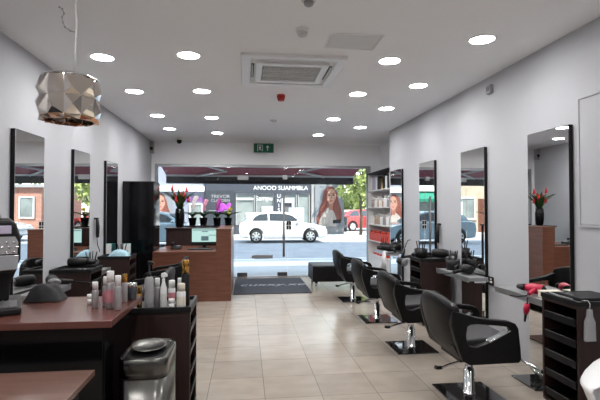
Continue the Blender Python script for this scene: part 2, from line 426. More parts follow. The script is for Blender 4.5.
MB().lathe([(.05, 0), (.052, -.025), (.05, -.04)], n=22).build('base', M['red'], fa)
sc = MB().lathe([(.043, -.04), (.043, -.065), (.03, -.072), (.004, -.072)], n=22)
for k in range(-2, 3): sc.box((k*.014-.003, -.03, -.075), (k*.014+.003, .03, -.071))
sc.build('sounder_cone', M['red'], fa)
el = thing('emergency_light', 'small clear emergency light on the ceiling in front of the green exit sign', 'emergency light', (.43, 6.98, H))
MB().lathe([(.07, 0), (.07, -.012), (.062, -.016)], n=24).build('base', M['white'], el)
MB().lathe([(.045, -.016), (.042, -.04), (.025, -.055), (.004, -.058)], n=20).build('lens', M['chrome'], el)
pv = thing('ceiling_sensor', 'round grey ceiling sensor at the top edge of the picture', 'ceiling sensor', (.41, 2.93, H))
MB().lathe([(.05, 0), (.05, -.014), (.044, -.02)], n=24).build('base', M['offwhite'], pv)
MB().lathe([(.035, -.02), (.03, -.04), (.015, -.05), (.003, -.051)], n=20).build('dome', M['grey'], pv)
dc = thing('security_camera', 'small black dome security camera on the ceiling near the front window', 'security camera', (-1.30, 9.0, H))
MB().lathe([(.055, 0), (.055, -.02), (.05, -.03)], n=20).build('base', M['white'], dc)
MB().ball((0, 0, -.055), (.05, .05, .05), 16).build('dome', M['blackmatt'], dc)
sp = thing('wall_speaker', 'small grey speaker box in the corner above the left end of the shop window', 'speaker', (L, 9.35, 2.66))
MB().box((.0, -.09, -.12), (.07, .02, .12)).build('case', M['grey'], sp, .008)
MB().lathe([(.035, 0), (.03, .006), (.01, .004), (.002, .004)], (0,0,0), 16, T=Matrix.Translation((.035,-.092,-.03)) @ Matrix.Rotation(PI/2, 4, 'X')).build('cone', M['blackmatt'], sp)
ws = thing('wall_sensor', 'small grey box high on the right-hand wall under the ceiling', 'sensor', (R, 4.41, 2.66))
MB().box((-.035, -.045, -.045), (0, .045, .045)).build('case', M['grey'], ws, .006)
MB().box((-.042, -.025, -.02), (-.034, .025, .025)).build('lens', M['darksteel'], ws, .003)
ex = thing('exit_sign', 'green hanging exit sign with running man and upward arrow above the shop door', 'exit sign', (.36, 9.30, 2.80))
MB().box((-.205, -.022, -.215), (.205, .022, -.03)).build('sign_box', M['green'], ex, .004)
for x in (-.12, .12): MB().tube([(x, 0, 0), (x, 0, -.03)], .006).build('hanger', M['chrome'], ex)
pg = MB(); y0, y1 = -.024, -.022
def pq(pts): pg.prism([(x, z-.1225) for x, z in pts], y0-.001, y1, 'y')
pg.frame([(-.13,.065-.1225),(-.02,.065-.1225),(-.02,-.068-.1225),(-.13,-.068-.1225)], [(-.12,.055-.1225),(-.03,.055-.1225),(-.03,-.068-.1225),(-.12,-.068-.1225)], y0-.001, y1)
pq([(-.082,.045),(-.066,.045),(-.066,.028),(-.082,.028)])
pq([(-.095,.022),(-.06,.024),(-.05,.0),(-.058,-.004),(-.068,.01),(-.068,-.018),(-.045,-.03),(-.05,-.058),(-.06,-.058),(-.058,-.036),(-.08,-.028),(-.1,-.05),(-.108,-.044),(-.088,-.018),(-.086,.008),(-.1,-.006),(-.107,0)])
pq([(.08,.055),(.045,.012),(.06,.006),(.073,.024),(.073,-.055),(.087,-.055),(.087,.024),(.1,.006),(.115,.012)])
pg.build('pictogram', M['signwhite'], ex)

# pendant lamp: drum of pyramid facets
pl = thing('pendant_lamp', 'drum-shaped pendant lamp with mirrored bronze pyramid facets, hung over the brown counter', 'pendant lamp', (-.965, 2.60, H))
rad, nc, pit = .148, 11, .019
body = MB().m(M['bronze']); rim = MB()
def cp(a, z, r): return (r*math.cos(a), r*math.sin(a), z)
zs = [-.685, -.79, -.895]
a0 = math.radians(-97)
for rI in range(2):
    for k in range(nc):
        aL = a0+2*PI*(k-.5)/nc; aR = a0+2*PI*(k+.5)/nc; am = a0+2*PI*k/nc
        jit = random.uniform(-.05, .05)
        A = cp(aL, zs[rI], rad); B = cp(aR, zs[rI], rad); c_ = cp(aR, zs[rI+1], rad); d_ = cp(aL, zs[rI+1], rad)
        P_ = cp(am+jit, (zs[rI]+zs[rI+1])/2+jit*.5, rad+pit)
        body.add([A, B, c_, d_, P_], [(0,1,4), (1,2,4), (2,3,4), (3,0,4)])
body.build('faceted_shade', None, pl)
bo = MB()
for k in range(nc):
    aL = a0+2*PI*(k-.5)/nc; aR = a0+2*PI*(k+.5)/nc; am = a0+2*PI*k/nc
    bo.m(M['bronze'] if k % 2 else M['copperglow']).add([cp(aL, zs[2], rad), cp(aR, zs[2], rad), cp(am, zs[2]-.02, rad+.006)], [(0, 1, 2)])
    bo.m(M['copperglow']).add([cp(aL, zs[2], rad), cp(am, zs[2]-.02, rad+.006), cp(aL, zs[2]-.022, rad-.022)], [(0, 1, 2)])
    bo.m(M['bronze']).add([cp(aR, zs[2], rad), cp(am, zs[2]-.02, rad+.006), cp(aR, zs[2]-.022, rad-.022)], [(0, 1, 2)])
    bo.m(M['copperglow']).add([cp(am, zs[2]-.02, rad+.006), cp(aL, zs[2]-.022, rad-.022), cp(aR, zs[2]-.022, rad-.022)], [(0, 1, 2)])
bo.build('bottom_rim', None, pl)
MB().lathe([(rad+.002, -.681), (rad-.02, -.668), (.02, -.663)], n=nc, cap=False).build('top_plate', M['chrome'], pl)
MB().tube([(.028, 0, -.66), (.026, .0, -.5), (.031, 0, -.36), (.024, 0, -.28), (.028, 0, -.2), (.05, .0, -.1), (.055, 0, -.01)], .0055, 8).build('cord', M['offwhite'], pl)
MB().lathe([(.05, 0), (.05, -.02), (.01, -.03)], (.055, 0, 0), 20).build('ceiling_rose', M['chrome'], pl)
ch = MB()
pts = [(.027, .0, -.415), (.0, 0, -.41), (-.03, 0, -.39), (-.04, 0, -.365), (-.045, 0, -.335), (-.035, 0, -.315), (-.045, 0, -.29), (-.06, 0, -.28)]
ch.tube(pts, .003, 6)
for p in pts[1:]: ch.ball(p, .006, 6)
ch.build('spare_chain', M['grey'], pl)

# ---------------------------------------------------------------- mirrors
def wall_mirror(y0, y1, side, deg, label):
    # side -1: on the left wall, +1: on the right wall; slanted slightly on its fixings
    x = L if side < 0 else R; s = -side
    t = thing('wall_mirror', label, 'mirror', (x, y0, .02), 0, 'tall mirrors on the side walls')
    w = y1-y0; t0 = .032; t1 = t0 + w*math.tan(math.radians(deg)); h = 2.05
    MB().prism([(0, 0), (s*t0, 0), (s*t1, w), (0, w)], 0, h, 'z').build('backing_frame', M['blackpanel'], t)
    e = .004
    MB().prism([(s*(t0+.0003), e), (s*(t0+.004), e), (s*(t1+.004), w-e), (s*(t1+.0003), w-e)], .004, h-.004, 'z').build('mirror_glass', M['mirror'], t)
    return t
for (a, b), lb in zip(((3.927, 4.417), (5.216, 5.659), (6.372, 6.836)),
        ('tall black-edged mirror on the left wall behind the coffee machine, nearest of three', 'tall black-edged mirror on the left wall, middle one of three', 'tall black-edged mirror on the left wall beside the black cupboard, farthest of three')):
    wall_mirror(a, b, -1, 2.6, lb)
for (a, b), lb in zip(((3.232, 3.736), (4.494, 4.993), (5.771, 6.266), (7.051, 7.575)),
        ('tall black-edged mirror on the right wall above the red hair dryer', 'tall black-edged mirror on the right wall, second of four from the camera', 'tall black-edged mirror on the right wall, third of four from the camera', 'tall black-edged mirror ending the right wall, beside the product shelves')):
    wall_mirror(a, b, 1, 1.4, lb)

# shelves under the mirrors
def mirror_shelf(side, y0, y1, label):
    x = L if side < 0 else R; s = -side
    t = thing('mirror_shelf', label, 'shelf', (x, y0, .665), 0, 'narrow shelves in front of the mirrors')
    w = y1-y0
    MB().box((s*.075, 0, .005), (s*.285, w, .04)).build('shelf_board', M['shelfgrey'], t, .003)
    MB().box((s*.285, -.004, -.005), (s*.292, w+.004, .046)).build('edge_strip', M['alu'], t, .002)
    for yy in (.06, w-.06): MB().box((s*.0, yy-.012, -.02), (s*.2, yy+.012, .005)).build('bracket', M['chrome'], t) if False else MB().box((s*.072, yy-.012, -.02), (s*.2, yy+.012, .005)).build('bracket', M['chrome'], t)
    return t
for (a, b), lb in zip(((3.03, 3.87), (4.36, 5.14), (5.78, 6.5), (7.05, 7.75)), ('silver-edged shelf before the nearest right-hand mirror, holding the red hair dryer', 'silver-edged shelf before the second right-hand mirror, crowded with black styling tools', 'silver-edged shelf before the third right-hand mirror beyond the dark drawer trolley', 'silver-edged shelf before the farthest right-hand mirror, with the white towel')):
    mirror_shelf(1, a, b, lb)
for (a, b), lb in zip(((3.9, 4.45), (5.2, 5.7), (6.36, 6.95)), ('silver-edged shelf before the nearest left-hand mirror, holding a black dryer and white paper', 'silver-edged shelf before the middle left-hand mirror behind the black trolley', 'silver-edged shelf before the farthest left-hand mirror, with the teal carton')):
    mirror_shelf(-1, a, b, lb)
# ---------------------------------------------------------------- salon chairs
def salon_chair(label):
    t = thing('salon_chair', label, 'chair', (0,0,0), 0, 'black hydraulic salon chairs')
    hw = .295
    # base
    MB().box((-.207, -.207, .0), (.207, .207, .012)).build('base_plate', M['plate'], t, .003)
    MB().lathe([(.047, .012), (.047, .02), (.040, .024), (.040, .19), (.034, .195), (.034, .20), (.028, .203), (.028, .285), (.07, .29), (.07, .30)], n=20).build('hydraulic_column', M['chrome'], t)
    lv = MB(); lv.tube([(-.02, -.03, .262), (-.10, -.035, .262), (-.18, -.04, .245), (-.245, -.04, .222), (-.262, -.04, .225)], .0085, 8)
    lo = lv.build('foot_lever', M['chrome'], t)
    MB().tube([(-.235, -.04, .226), (-.27, -.04, .226), (-.285, -.04, .234)], .014, 10).build('lever_grip', M['blackmatt'], lo)
    MB().box((-.15, -.16, .298), (.16, .16, .322)).build('seat_mount', M['blackmatt'], t, .005)
    # shell underside and front
    MB().prism([(-.235, .44), (-.185, .345), (-.14, .322), (.215, .325), (.228, .335), (.225, .43), (.2, .435)], -hw+.055, hw-.055, 'y').build('seat_base', M['black'], t, .012)
    # cushion
    MB().prism([(-.2, .425), (.215, .425), (.235, .45), (.225, .485), (.19, .497), (-.15, .482), (-.2, .47)], -hw+.06, hw-.06, 'y').build('seat_cushion', M['greyseat'], t, .018, 3)
    # arms: loops with an opening
    outer = [(-.245, .50), (-.27, .60), (-.262, .70), (-.20, .685), (-.10, .652), (.02, .632), (.15, .617), (.200, .60), (.222, .565), (.236, .43), (.242, .345), (.225, .325), (-.14, .322), (-.19, .35)]
    inner = [(-.16, .475), (-.165, .53), (-.155, .59), (-.13, .602), (-.09, .605), (.02, .594), (.11, .583), (.155, .575), (.165, .56), (.158, .548), (.06, .50), (-.02, .465), (-.09, .445), (-.14, .452)]
    for sg in (-1, 1):
        y0, y1 = (-hw, -hw+.058) if sg < 0 else (hw-.058, hw)
        a = MB().frame(outer, inner, y0, y1, 'y').build('arm', M['black'], t, .010)
        MB().prism([(-.0, .482), (.158, .556), (.166, .548), (.006, .471)], y0-.002*(sg < 0)+.004, y1-.004, 'y').build('chrome_trim', M['chrome'], a, .003)
    # curved back shell, swept between the arms
    def sect(z, xo):
        pts_o = []; pts_i = []
        for k in range(13):
            u = -1+2*k/12; y = u*hw
            xx = xo + .055*abs(u)**3
            pts_o.append((xx, y, z)); pts_i.append((xx+.052+.02*(1-u*u), y*.93, z))
        return pts_o + pts_i[::-1]
    prof = [(.335, -.155), (.37, -.2), (.44, -.245), (.52, -.275), (.60, -.295), (.69, -.306), (.74, -.31)]
    rs = [sect(z, x) for z, x in prof]
    # rounded, dipped top edge
    top = []
    for (x, y, z) in sect(.777, -.308):
        top.append((x+.012 if x < -.27 else x-.012, y*.94, .779 - .055*(abs(y)/hw)**2.5))
    rs2 = rs[:-1] + [[(x, y, z-.04*(abs(y)/hw)**2.5) for x, y, z in rs[-1]]] + [top]
    MB().rings(rs2, True).build('backrest', M['black'], t, .012)
    MB().box((-.31, -.035, .40), (-.255, .035, .47)).build('back_bolt_cover', M['blackmatt'], t, .012) if False else None
    return t
ch0 = salon_chair('black salon chair facing the right wall, nearest of its row of four')
ch0.location = (1.685, 3.27, 0)
for (x, y), lb in zip(((1.67, 4.44), (1.67, 5.64), (1.665, 6.91)),
    ('black salon chair facing the right wall, second of its row from the camera', 'black salon chair facing the right wall, third of its row from the camera', 'black salon chair facing the right wall, farthest of its row, near the bench')):
    dup(ch0, (x, y, 0), 0, lb)
for (x, y), lb in zip(((-1.10, 3.95), (-1.08, 5.0), (-1.06, 6.15)),
    ('black salon chair facing the left wall, nearest of its row, behind the counter', 'black salon chair facing the left wall, middle of its row, behind the bottles', 'black salon chair facing the left wall, farthest of its row, by the desk')):
    dup(ch0, (x, y, 0), PI, lb)

# footrests
def footrest(label):
    t = thing('footrest', label, 'footrest', (0,0,0), 0, 'chrome footrests on the floor before the mirrors')
    MB().box((-.14, -.16, 0), (.14, .16, .012)).build('base_plate', M['plate'], t, .003)
    MB().tube([(.05, 0, .012), (-.03, 0, .09), (-.10, 0, .16)], .013, 10).build('stem', M['chrome'], t)
    MB().tube([(.08, -.12, .012), (-.03, -.06, .09), (-.07, .0, .12)], .010, 10).build('strut', M['chrome'], t)
    MB().tube([(-.11, -.2, .165), (-.11, .2, .165)], .014, 10).build('foot_bar', M['chrome'], t)
    return t
f0 = footrest('chrome footrest on a black plate below the nearest right-hand mirror'); f0.location = (2.36, 3.42, 0)
dup(f0, (2.3, 4.75, 0), 0, 'chrome footrest on a black plate below the second right-hand mirror')
dup(f0, (2.3, 6.1, 0), 0, 'chrome footrest on a black plate below the third right-hand mirror')

# drawer trolleys
def trolley(label, h=.80, w=.38, d=.36, group='dark wooden drawer trolleys', open_side=1):
    # open drawer slots face +X
    t = thing('salon_trolley', label, 'trolley', (0,0,0), 0, group)
    x0, x1, y0, y1 = -w/2, w/2, -d/2, d/2
    MB().box((x0+.02, y0, .06), (x1, y0+.02, h-.04)).build('side_panel', M['darkwood'], t, .002)
    MB().box((x0+.02, y1-.02, .06), (x1, y1, h-.04)).build('side_panel', M['darkwood'], t, .002)
    MB().box((x0, y0, .06), (x0+.02, y1, h-.04)).build('back_panel', M['darkwood'], t, .002)
    MB().box((x0+.02, y0+.02, .06), (x1, y1-.02, .08)).build('bottom_panel', M['darkwood'], t)
    MB().box((x0, y0, h-.04), (x1, y1, h-.022)).build('top_panel', M['darkwood'], t)
    tr = MB().frame([(x0-.006,y0-.006),(x1+.006,y0-.006),(x1+.006,y1+.006),(x0-.006,y1+.006)], [(x0+.012,y0+.012),(x1-.012,y0+.012),(x1-.012,y1-.012),(x0+.012,y1-.012)], h-.022, h+.012, 'z')
    tr.box((x0, y0, h-.022), (x1, y1, h-.012)); tr.build('top_tray', M['blackmatt'], t, .003)
    n = 5; z0 = .085; step = (h-.045-z0)/n
    for k in range(n):
        za = z0 + k*step
        q = MB(); q.box((x0+.03, y0+.03, za+.01), (x1-.03, y1-.03, za+.016)); q.box((x0+.03, y0+.026, za+.01), (x1-.015, y0+.03, za+step*.5)); q.box((x0+.03, y1-.03, za+.01), (x1-.015, y1-.026, za+step*.5))
        q.prism([(x1-.03, za+.01), (x1-.002, za+.02), (x1+.004, za+step*.5), (x1-.004, za+step*.5), (x1-.012, za+.03), (x1-.03, za+.016)], y0+.03, y1-.03, 'y')
        dr = q.build('drawer', M['blackmatt'], t)
        MB().tube([(x1+.004, y0+.04, za+step*.5+.002), (x1+.004, y1-.04, za+step*.5+.002)], .004, 6).build('drawer_rim', M['greyslot'], dr)
    for sx in (-1, 1):
        for sy in (-1, 1):
            cx, cy = sx*(w/2-.045), sy*(d/2-.045)
            c_ = MB().lathe([(.008, .045), (.008, .062)], (cx, cy, 0), 8); c_.lathe([(.024, -.009), (.024, .009)], n=14, T=Matrix.Translation((cx, cy, .024)) @ Matrix.Rotation(PI/2, 4, 'Y'))
            c_.build('caster', M['blackmatt'], t)
    return t
tr0 = trolley('dark brown drawer trolley holding hair bottles, behind the steel bin at the counter end'); tr0.location = (-.525, 2.985, 0)
t2 = dup(tr0, (2.30, 2.835, 0), PI, 'large dark brown drawer trolley at the right edge, holding the hanging clear bottle')
t3 = dup(tr0, (2.28, 5.40, 0), PI, 'dark drawer trolley against the right wall between the second and third mirrors')
t4 = dup(tr0, (-1.715, 4.86, 0), 0, 'black drawer trolley against the left wall between the nearest and middle mirrors')
t5 = dup(tr0, (-1.66, 6.13, 0), 0, 'black drawer trolley against the left wall, topped by a pale blue towel')

# ---------------------------------------------------------------- counter, low table, bin
ct = thing('work_counter', 'long red-brown topped work counter with black gloss front, beside the left wall', 'counter', (0,0,0))
MB().box((L+.004, 2.13, .868), (-.602, 2.74, .90)).build('worktop', M['redwood'], ct, .003)
MB().box((L+.004, 2.2, .07), (-.65, 2.7, .868)).build('carcass', M['blackpanel'], ct, .002)
MB().box((L+.004, 2.23, 0), (-.67, 2.68, .07)).build('plinth', M['blackmatt'], ct)
for a, b in ((-1.88, -1.27), (-1.265, -.655)):
    dd = MB().box((a, 2.182, .08), (b, 2.2, .86)).build('door', M['blackpanel'], ct, .002)
lt = thing('low_table', 'lower brown laminate table at the bottom left corner of the picture', 'table', (0,0,0))
MB().box((-1.75, 1.16, .715), (-.618, 1.965, .74)).build('table_top', M['brownwood'], lt, .003)
for x in (-1.7, -.69):
    for y in (1.22, 1.9): MB().box((x-.022, y-.022, 0), (x+.022, y+.022, .715)).build('leg', M['blackmatt'], lt)
MB().box((-1.68, 1.89, .62), (-.71, 1.91, .715)).build('apron', M['blackmatt'], lt)
bn = thing('waste_bin', 'brushed steel rectangular waste bin with dished black lid, beside the counter end', 'bin', (-.487, 2.385, 0))
def rr(w, d, r, z): return [(x, y, z) for x, y in rrect(w, d, r, 6)]
MB().rings([rr(.225, .35, .06, .03), rr(.225, .35, .06, .598)], True).build('body', M['steel'], bn)
MB().rings([rr(.215, .34, .058, 0), rr(.215, .34, .058, .03)], True).build('base_ring', M['blackmatt'], bn)
MB().rings([rr(.219, .344, .058, .598), rr(.219, .344, .058, .604)], True).build('seam', M['blackmatt'], bn)
MB().rings([rr(.229, .354, .062, .604), rr(.229, .354, .062, .69), rr(.215, .34, .056, .696), rr(.19, .315, .05, .69)], True).build('lid_collar', M['steel'], bn)
MB().rings([rr(.189, .313, .05, .6905), rr(.17, .29, .05, .6925)], True).build('lid_top', M['blackmatt'], bn)
ld = MB().lathe([(.03, 0), (.07, .008), (.088, .022), (.084, .024), (.066, .013), (.002, .008)], (0, .0, .6925), 26, 1, 1.35).build('lid_dish', M['steel'], bn)
MB().box((-.045, -.02, .698), (.045, .02, .701)).build('lid_bar', M['darksteel'], ld) if False else None

# coffee machine
cm = thing('coffee_machine', 'black coffee machine with chrome-patterned front on the counter at the left edge', 'coffee machine', (-1.312, 2.40, .901), math.radians(25))
MB().box((-.17, -.2, 0), (.185, .2, .035)).build('drip_base', M['blackmatt'], cm, .01)
dt = MB().box((-.12, -.19, .036), (.165, -.02, .042))
for k in range(9): dt.box((-.11+k*.03, -.185, .042), (-.1+k*.03, -.025, .046))
dt.build('drip_tray', M['midgrey'], cm)
MB().prism([(-.17, .035), (.13, .035), (.135, .12), (.165, .2), (.17, .3), (.15, .42), (.13, .455), (-.17, .455)], .0, .19, 'y').build('rear_housing', M['blackmatt'], cm, .012)
MB().prism([(-.17, .20), (.15, .20), (.178, .26), (.178, .36), (.158, .43), (.14, .45), (-.17, .45)], -.185, .0, 'y').build('brew_head', M['blackmatt'], cm, .014)
pn = MB().m(M['grey']).prism([(-.16, .29), (.165, .29), (.168, .345), (.155, .372), (-.16, .372)], -.192, -.183, 'y')
pn.m(M['chrome'])
for r_ in range(3):
    for k in range(11): pn.ball((-.14+k*.029+(r_%2)*.012, -.192, .30+r_*.022), (.009, .006, .006), 8)
pn.build('chrome_patterned_panel', None, cm)
MB().box((-.15, -.196, .385), (.14, -.184, .425)).build('display', M['lilac'], cm, .004)
MB().prism([(.06, .21), (.165, .215), (.172, .285), (.05, .285)], -.195, -.186, 'y').build('chrome_badge_plate', M['chrome'], cm, .004)
for x in (0.02, .07): MB().tube([(x, -.1, .2), (x, -.1, .165)], .012, 10).build('spout', M['blackmatt'], cm)
MB().box((-.13, -.1, .455), (.09, .15, .475)).build('bean_lid', M['midgrey'], cm, .008)

# ---------------------------------------------------------------- bottles
def bottle(name, label, cat, loc, w, h, body, cap, style='cap', label_mat=None, group=None):
    t = thing(name, label, cat, loc, 0, group); r = w/2
    if style == 'cap':
        ch_ = h*.30
        MB().lathe([(r*.92, 0), (r, .004), (r, h-ch_-.008), (r*.8, h-ch_)], n=18).build('body', body, t)
        MB().lathe([(r*.86, h-ch_), (r*.86, h-.003), (r*.8, h)], n=18).build('cap', cap, t)
        top = h-ch_
    elif style == 'pump':
        top = h*.68
        MB().lathe([(r*.92, 0), (r, .004), (r, top-.02), (r*.75, top-.006), (r*.4, top)], n=18).build('body', body, t)
        p = MB().lathe([(r*.42, top), (r*.42, top+.018), (r*.18, top+.022), (r*.18, h-.018)], n=12)
        p.build('pump_collar', cap, t)
        MB().prism([(-r*.35, h-.02), (r*1.0, h-.022), (r*1.05, h-.012), (r*.4, h), (-r*.35, h)], -r*.28, r*.28, 'y').build('pump_head', cap, t, .002)
    elif style == 'spray':
        top = h*.72
        MB().lathe([(r*.92, 0), (r, .004), (r, top*.75), (r*.45, top), (r*.42, top+.01)], n=18).build('body', body, t)
        p = MB().lathe([(r*.46, top+.008), (r*.46, top+.022)], n=12)
        p.prism([(-r*.6, h-.03), (r*1.1, h-.026), (r*1.1, h-.012), (r*.3, h), (-r*.6, h-.004)], -r*.4, r*.4, 'y').lathe([(r*.25, top+.02), (r*.25, h-.02)], n=10)
        p.build('trigger_head', cap, t)
        top *= .75
    elif style == 'tub':
        top = h*.6
        MB().lathe([(r, 0), (r, top)], n=18).build('body', body, t)
        MB().lathe([(r*1.05, top), (r*1.05, h)], n=18).build('cap', cap, t)
    if label_mat:
        MB().lathe([(r*1.015, top*.22), (r*1.015, top*.72)], n=18, cap=False).build('paper_label', label_mat, t)
    return t
ZC, ZT = .901, .790
gB = 'hair product bottles on the brown counter'; gT = 'hair product bottles on the drawer trolley'
bottle('spray_bottle', 'slim silver spray bottle with white cap, leftmost of the tall ones on the brown counter', 'bottle', (-.765, 2.42, ZC), .033, .131, M['silverbottle'], M['white'], 'cap', None, gB)
bottle('spray_bottle', 'silver bottle with white pump cap and pink print, second along the brown counter', 'bottle', (-.726, 2.47, ZC), .035, .150, M['silverbottle'], M['offwhite'], 'cap', M['pinkprint'], gB)
bottle('spray_bottle', 'tallest silver bottle with white cap on the brown counter', 'bottle', (-.685, 2.40, ZC), .041, .188, M['silverbottle'], M['white'], 'cap', M['pinkprint'], gB)
bottle('spray_bottle', 'silver bottle with white cap at the corner of the brown counter, next to the tallest', 'bottle', (-.637, 2.36, ZC), .035, .170, M['silverbottle'], M['white'], 'cap', None, gB)
bottle('pump_bottle', 'small bottle with shiny gold cap behind the silver bottles on the brown counter', 'bottle', (-.655, 2.56, ZC), .030, .15, M['silverbottle'], M['gold'], 'cap', None, gB)
bottle('cream_tub', 'small white tub at the left end of the bottles on the brown counter', 'tub', (-.82, 2.52, ZC), .032, .05, M['white'], M['offwhite'], 'tub')
gj = thing('glass_jar', 'dark glass jar on the counter corner beside the drawer trolley', 'jar', (-.632, 2.62, ZC))
MB().lathe([(.024, 0), (.026, .004), (.026, .075), (.022, .082)], n=20).build('body', M['carglass'], gj)
MB().lathe([(.027, .07), (.027, .09), (.02, .095)], n=20).build('lid', M['chrome'], gj)
bottle('oil_bottle', 'small gold oil bottle at the front left of the drawer trolley top', 'bottle', (-.645, 2.86, ZT), .032, .145, M['gold'], M['gold'], 'cap', None, gT)
bottle('pump_bottle', 'tall grey bottle with black pump on the drawer trolley', 'bottle', (-.590, 2.87, ZT), .055, .295, M['grey'], M['blackmatt'], 'pump', M['grey'], gT)
bottle('spray_bottle', 'slim grey bottle with white cap beside the tall black-pump bottle', 'bottle', (-.555, 2.94, ZT), .037, .18, M['silverbottle'], M['white'], 'cap', None, gT)
bottle('trigger_spray_bottle', 'white trigger spray bottle in the middle of the drawer trolley top', 'bottle', (-.515, 2.93, ZT), .042, .215, M['white'], M['white'], 'spray', M['offwhite'], gT)
bottle('shampoo_bottle', 'white bottle with red-striped label beside the white trigger spray', 'bottle', (-.475, 3.00, ZT), .046, .155, M['white'], M['white'], 'cap', M['pinkprint'], gT)
bottle('shampoo_bottle', 'plain white bottle half hidden behind the cream-labelled one on the trolley', 'bottle', (-.432, 3.06, ZT), .036, .16, M['white'], M['white'], 'cap', None, gT)
bottle('shampoo_bottle', 'white bottle with yellowish label at the front right of the trolley top', 'bottle', (-.397, 2.865, ZT), .055, .155, M['white'], M['cream'], 'cap', M['cream'], gT)
bottle('cream_tub', 'small white cap-like tub at the front of the drawer trolley', 'tub', (-.452, 2.85, ZT), .034, .065, M['white'], M['white'], 'tub')
bottle('pump_bottle', 'tall dark bottle with gold cap at the right end of the drawer trolley', 'bottle', (-.385, 2.97, ZT), .052, .29, M['blackmatt'], M['gold'], 'cap', None, gT)
bottle('spray_bottle', 'white bottle standing at the rear left of the drawer trolley top', 'bottle', (-.63, 3.1, ZT), .035, .13, M['offwhite'], M['blackmatt'], 'cap', None, gT)
# ---------------------------------------------------------------- cupboard, reception
cb = thing('tall_cupboard', 'tall black gloss cupboard against the left wall before the reception desk', 'cupboard', (0,0,0))
MB().box((L+.004, 7.30, 0), (-1.44, 7.79, 1.85)).build('carcass', M['blackpanel'], cb, .003)
for a, b in ((L+.008, -1.682), (-1.676, -1.444)):
    d_ = MB().box((a, 7.282, .05), (b, 7.30, 1.84)).build('door', M['blackpanel'], cb, .002)
rd = thing('reception_desk', 'L-shaped walnut reception desk with a raised end, in front of the shop window', 'desk', (0,0,0))
MB().box((-1.40, 7.03, 0), (-.456, 7.06, .73)).build('front_panel', M['walnut'], rd, .002)
MB().box((-1.40, 7.02, .73), (-.455, 8.18, .765)).build('worktop', M['walnut'], rd, .003)
MB().box((-.455, 7.03, .0), (-.225, 8.52, 1.09)).build('end_pedestal', M['walnut'], rd, .003)
MB().box((-.46, 7.024, 1.09), (-.219, 8.526, 1.11)).build('pedestal_top', M['walnut'], rd, .003)
MB().box((-1.40, 8.18, 0), (-.455, 8.52, 1.06)).build('customer_front', M['darkwood'], rd, .003)
MB().box((-1.42, 8.14, 1.06), (-.475, 8.54, 1.085)).build('customer_counter', M['darkwood'], rd, .003)
mo = thing('computer_monitor', 'computer monitor with pale green screen on the reception desk', 'monitor', (-.685, 7.62, .766))
MB().box((-.215, -.015, .045), (.215, .02, .335)).build('bezel', M['blackmatt'], mo, .006)
MB().box((-.20, -.018, .105), (.20, -.015, .325)).build('screen', M['screen'], mo)
sb = MB()
for a in ((-.19, .295, .19, .31), (-.05, .125, .07, .2), (.07, .21, .2, .22), (-.04, .27, .06, .285)): sb.box((a[0], -.0195, a[1]), (a[2], -.018, a[3]))
sb.build('screen_windows', M['screenbar'], mo)
MB().box((-.03, .0, .01), (.03, .018, .06)).build('stand_neck', M['blackmatt'], mo)
MB().lathe([(.10, 0), (.10, .008), (.04, .014)], (0, .02, 0), 20).build('stand_foot', M['blackmatt'], mo)
kb = thing('keyboard', 'black computer keyboard on the reception desk before the monitor', 'keyboard', (-.72, 7.33, .766))
MB().box((-.2, -.065, 0), (.2, .065, .016)).build('case', M['blackmatt'], kb, .004)
kk = MB()
for r_ in range(4):
    for k in range(13): kk.box((-.19+k*.0293, -.055+r_*.028, .016), (-.19+k*.0293+.024, -.055+r_*.028+.023, .021))
kk.build('keys', M['midgrey'], kb)
ph = thing('desk_telephone', 'black desk telephone with handset on the reception desk left of the monitor', 'telephone', (-1.12, 7.5, .766))
MB().prism([(-.09, 0), (.09, 0), (.09, .05), (-.09, .025)], -.08, .08, 'x').build('body', M['blackmatt'], ph, .006)
MB().tube([(-.06, -.06, .07), (-.06, -.03, .085), (-.06, .05, .1), (-.06, .08, .09)], [.026, .017, .017, .026], 10).build('handset', M['blackmatt'], ph)
MB().box((.0, .02, .05), (.06, .07, .056), Matrix.Translation((0,0,-.004))).build('display', M['offwhite'], ph)
vs = thing('flower_vase', 'tall black vase of red flowers and green leaves on the reception counter', 'vase', (-1.19, 8.35, 1.086))
MB().lathe([(.05, 0), (.07, .02), (.082, .12), (.085, .24), (.072, .34), (.066, .345), (.06, .33)], n=22).build('vase_body', M['blackpanel'], vs)
def leafblade(mb, base, ang, lean, ln, w):
    pts = []; n = 6
    d = Vector((math.cos(ang), math.sin(ang), 0)); s_ = Vector((-math.sin(ang), math.cos(ang), 0))
    lft = []; rgt = []
    for k in range(n+1):
        t = k/n; p = Vector(base) + d*(lean*ln*t*t) + Vector((0, 0, ln*(t - .25*lean*t*t)))
        ww = w*math.sin(PI*(.08+.92*t)) if t < 1 else .001
        lft.append(p - s_*ww); rgt.append(p + s_*ww + d*.004)
    mid = [(a+b)/2 - Vector((0, 0, .01)) for a, b in zip(lft, rgt)]
    for k in range(n):
        mb.add([lft[k], mid[k], mid[k+1], lft[k+1]], [(0,1,2,3)], True); mb.add([mid[k], rgt[k], rgt[k+1], mid[k+1]], [(0,1,2,3)], True)
lv = MB()
for k in range(60): leafblade(lv, (random.uniform(-.03,.03), random.uniform(-.03,.03), .32), random.uniform(0, 2*PI), random.uniform(.1, .75), random.uniform(.22, .42), random.uniform(.022, .05))
lv.build('leaves', M['leaf'], vs)
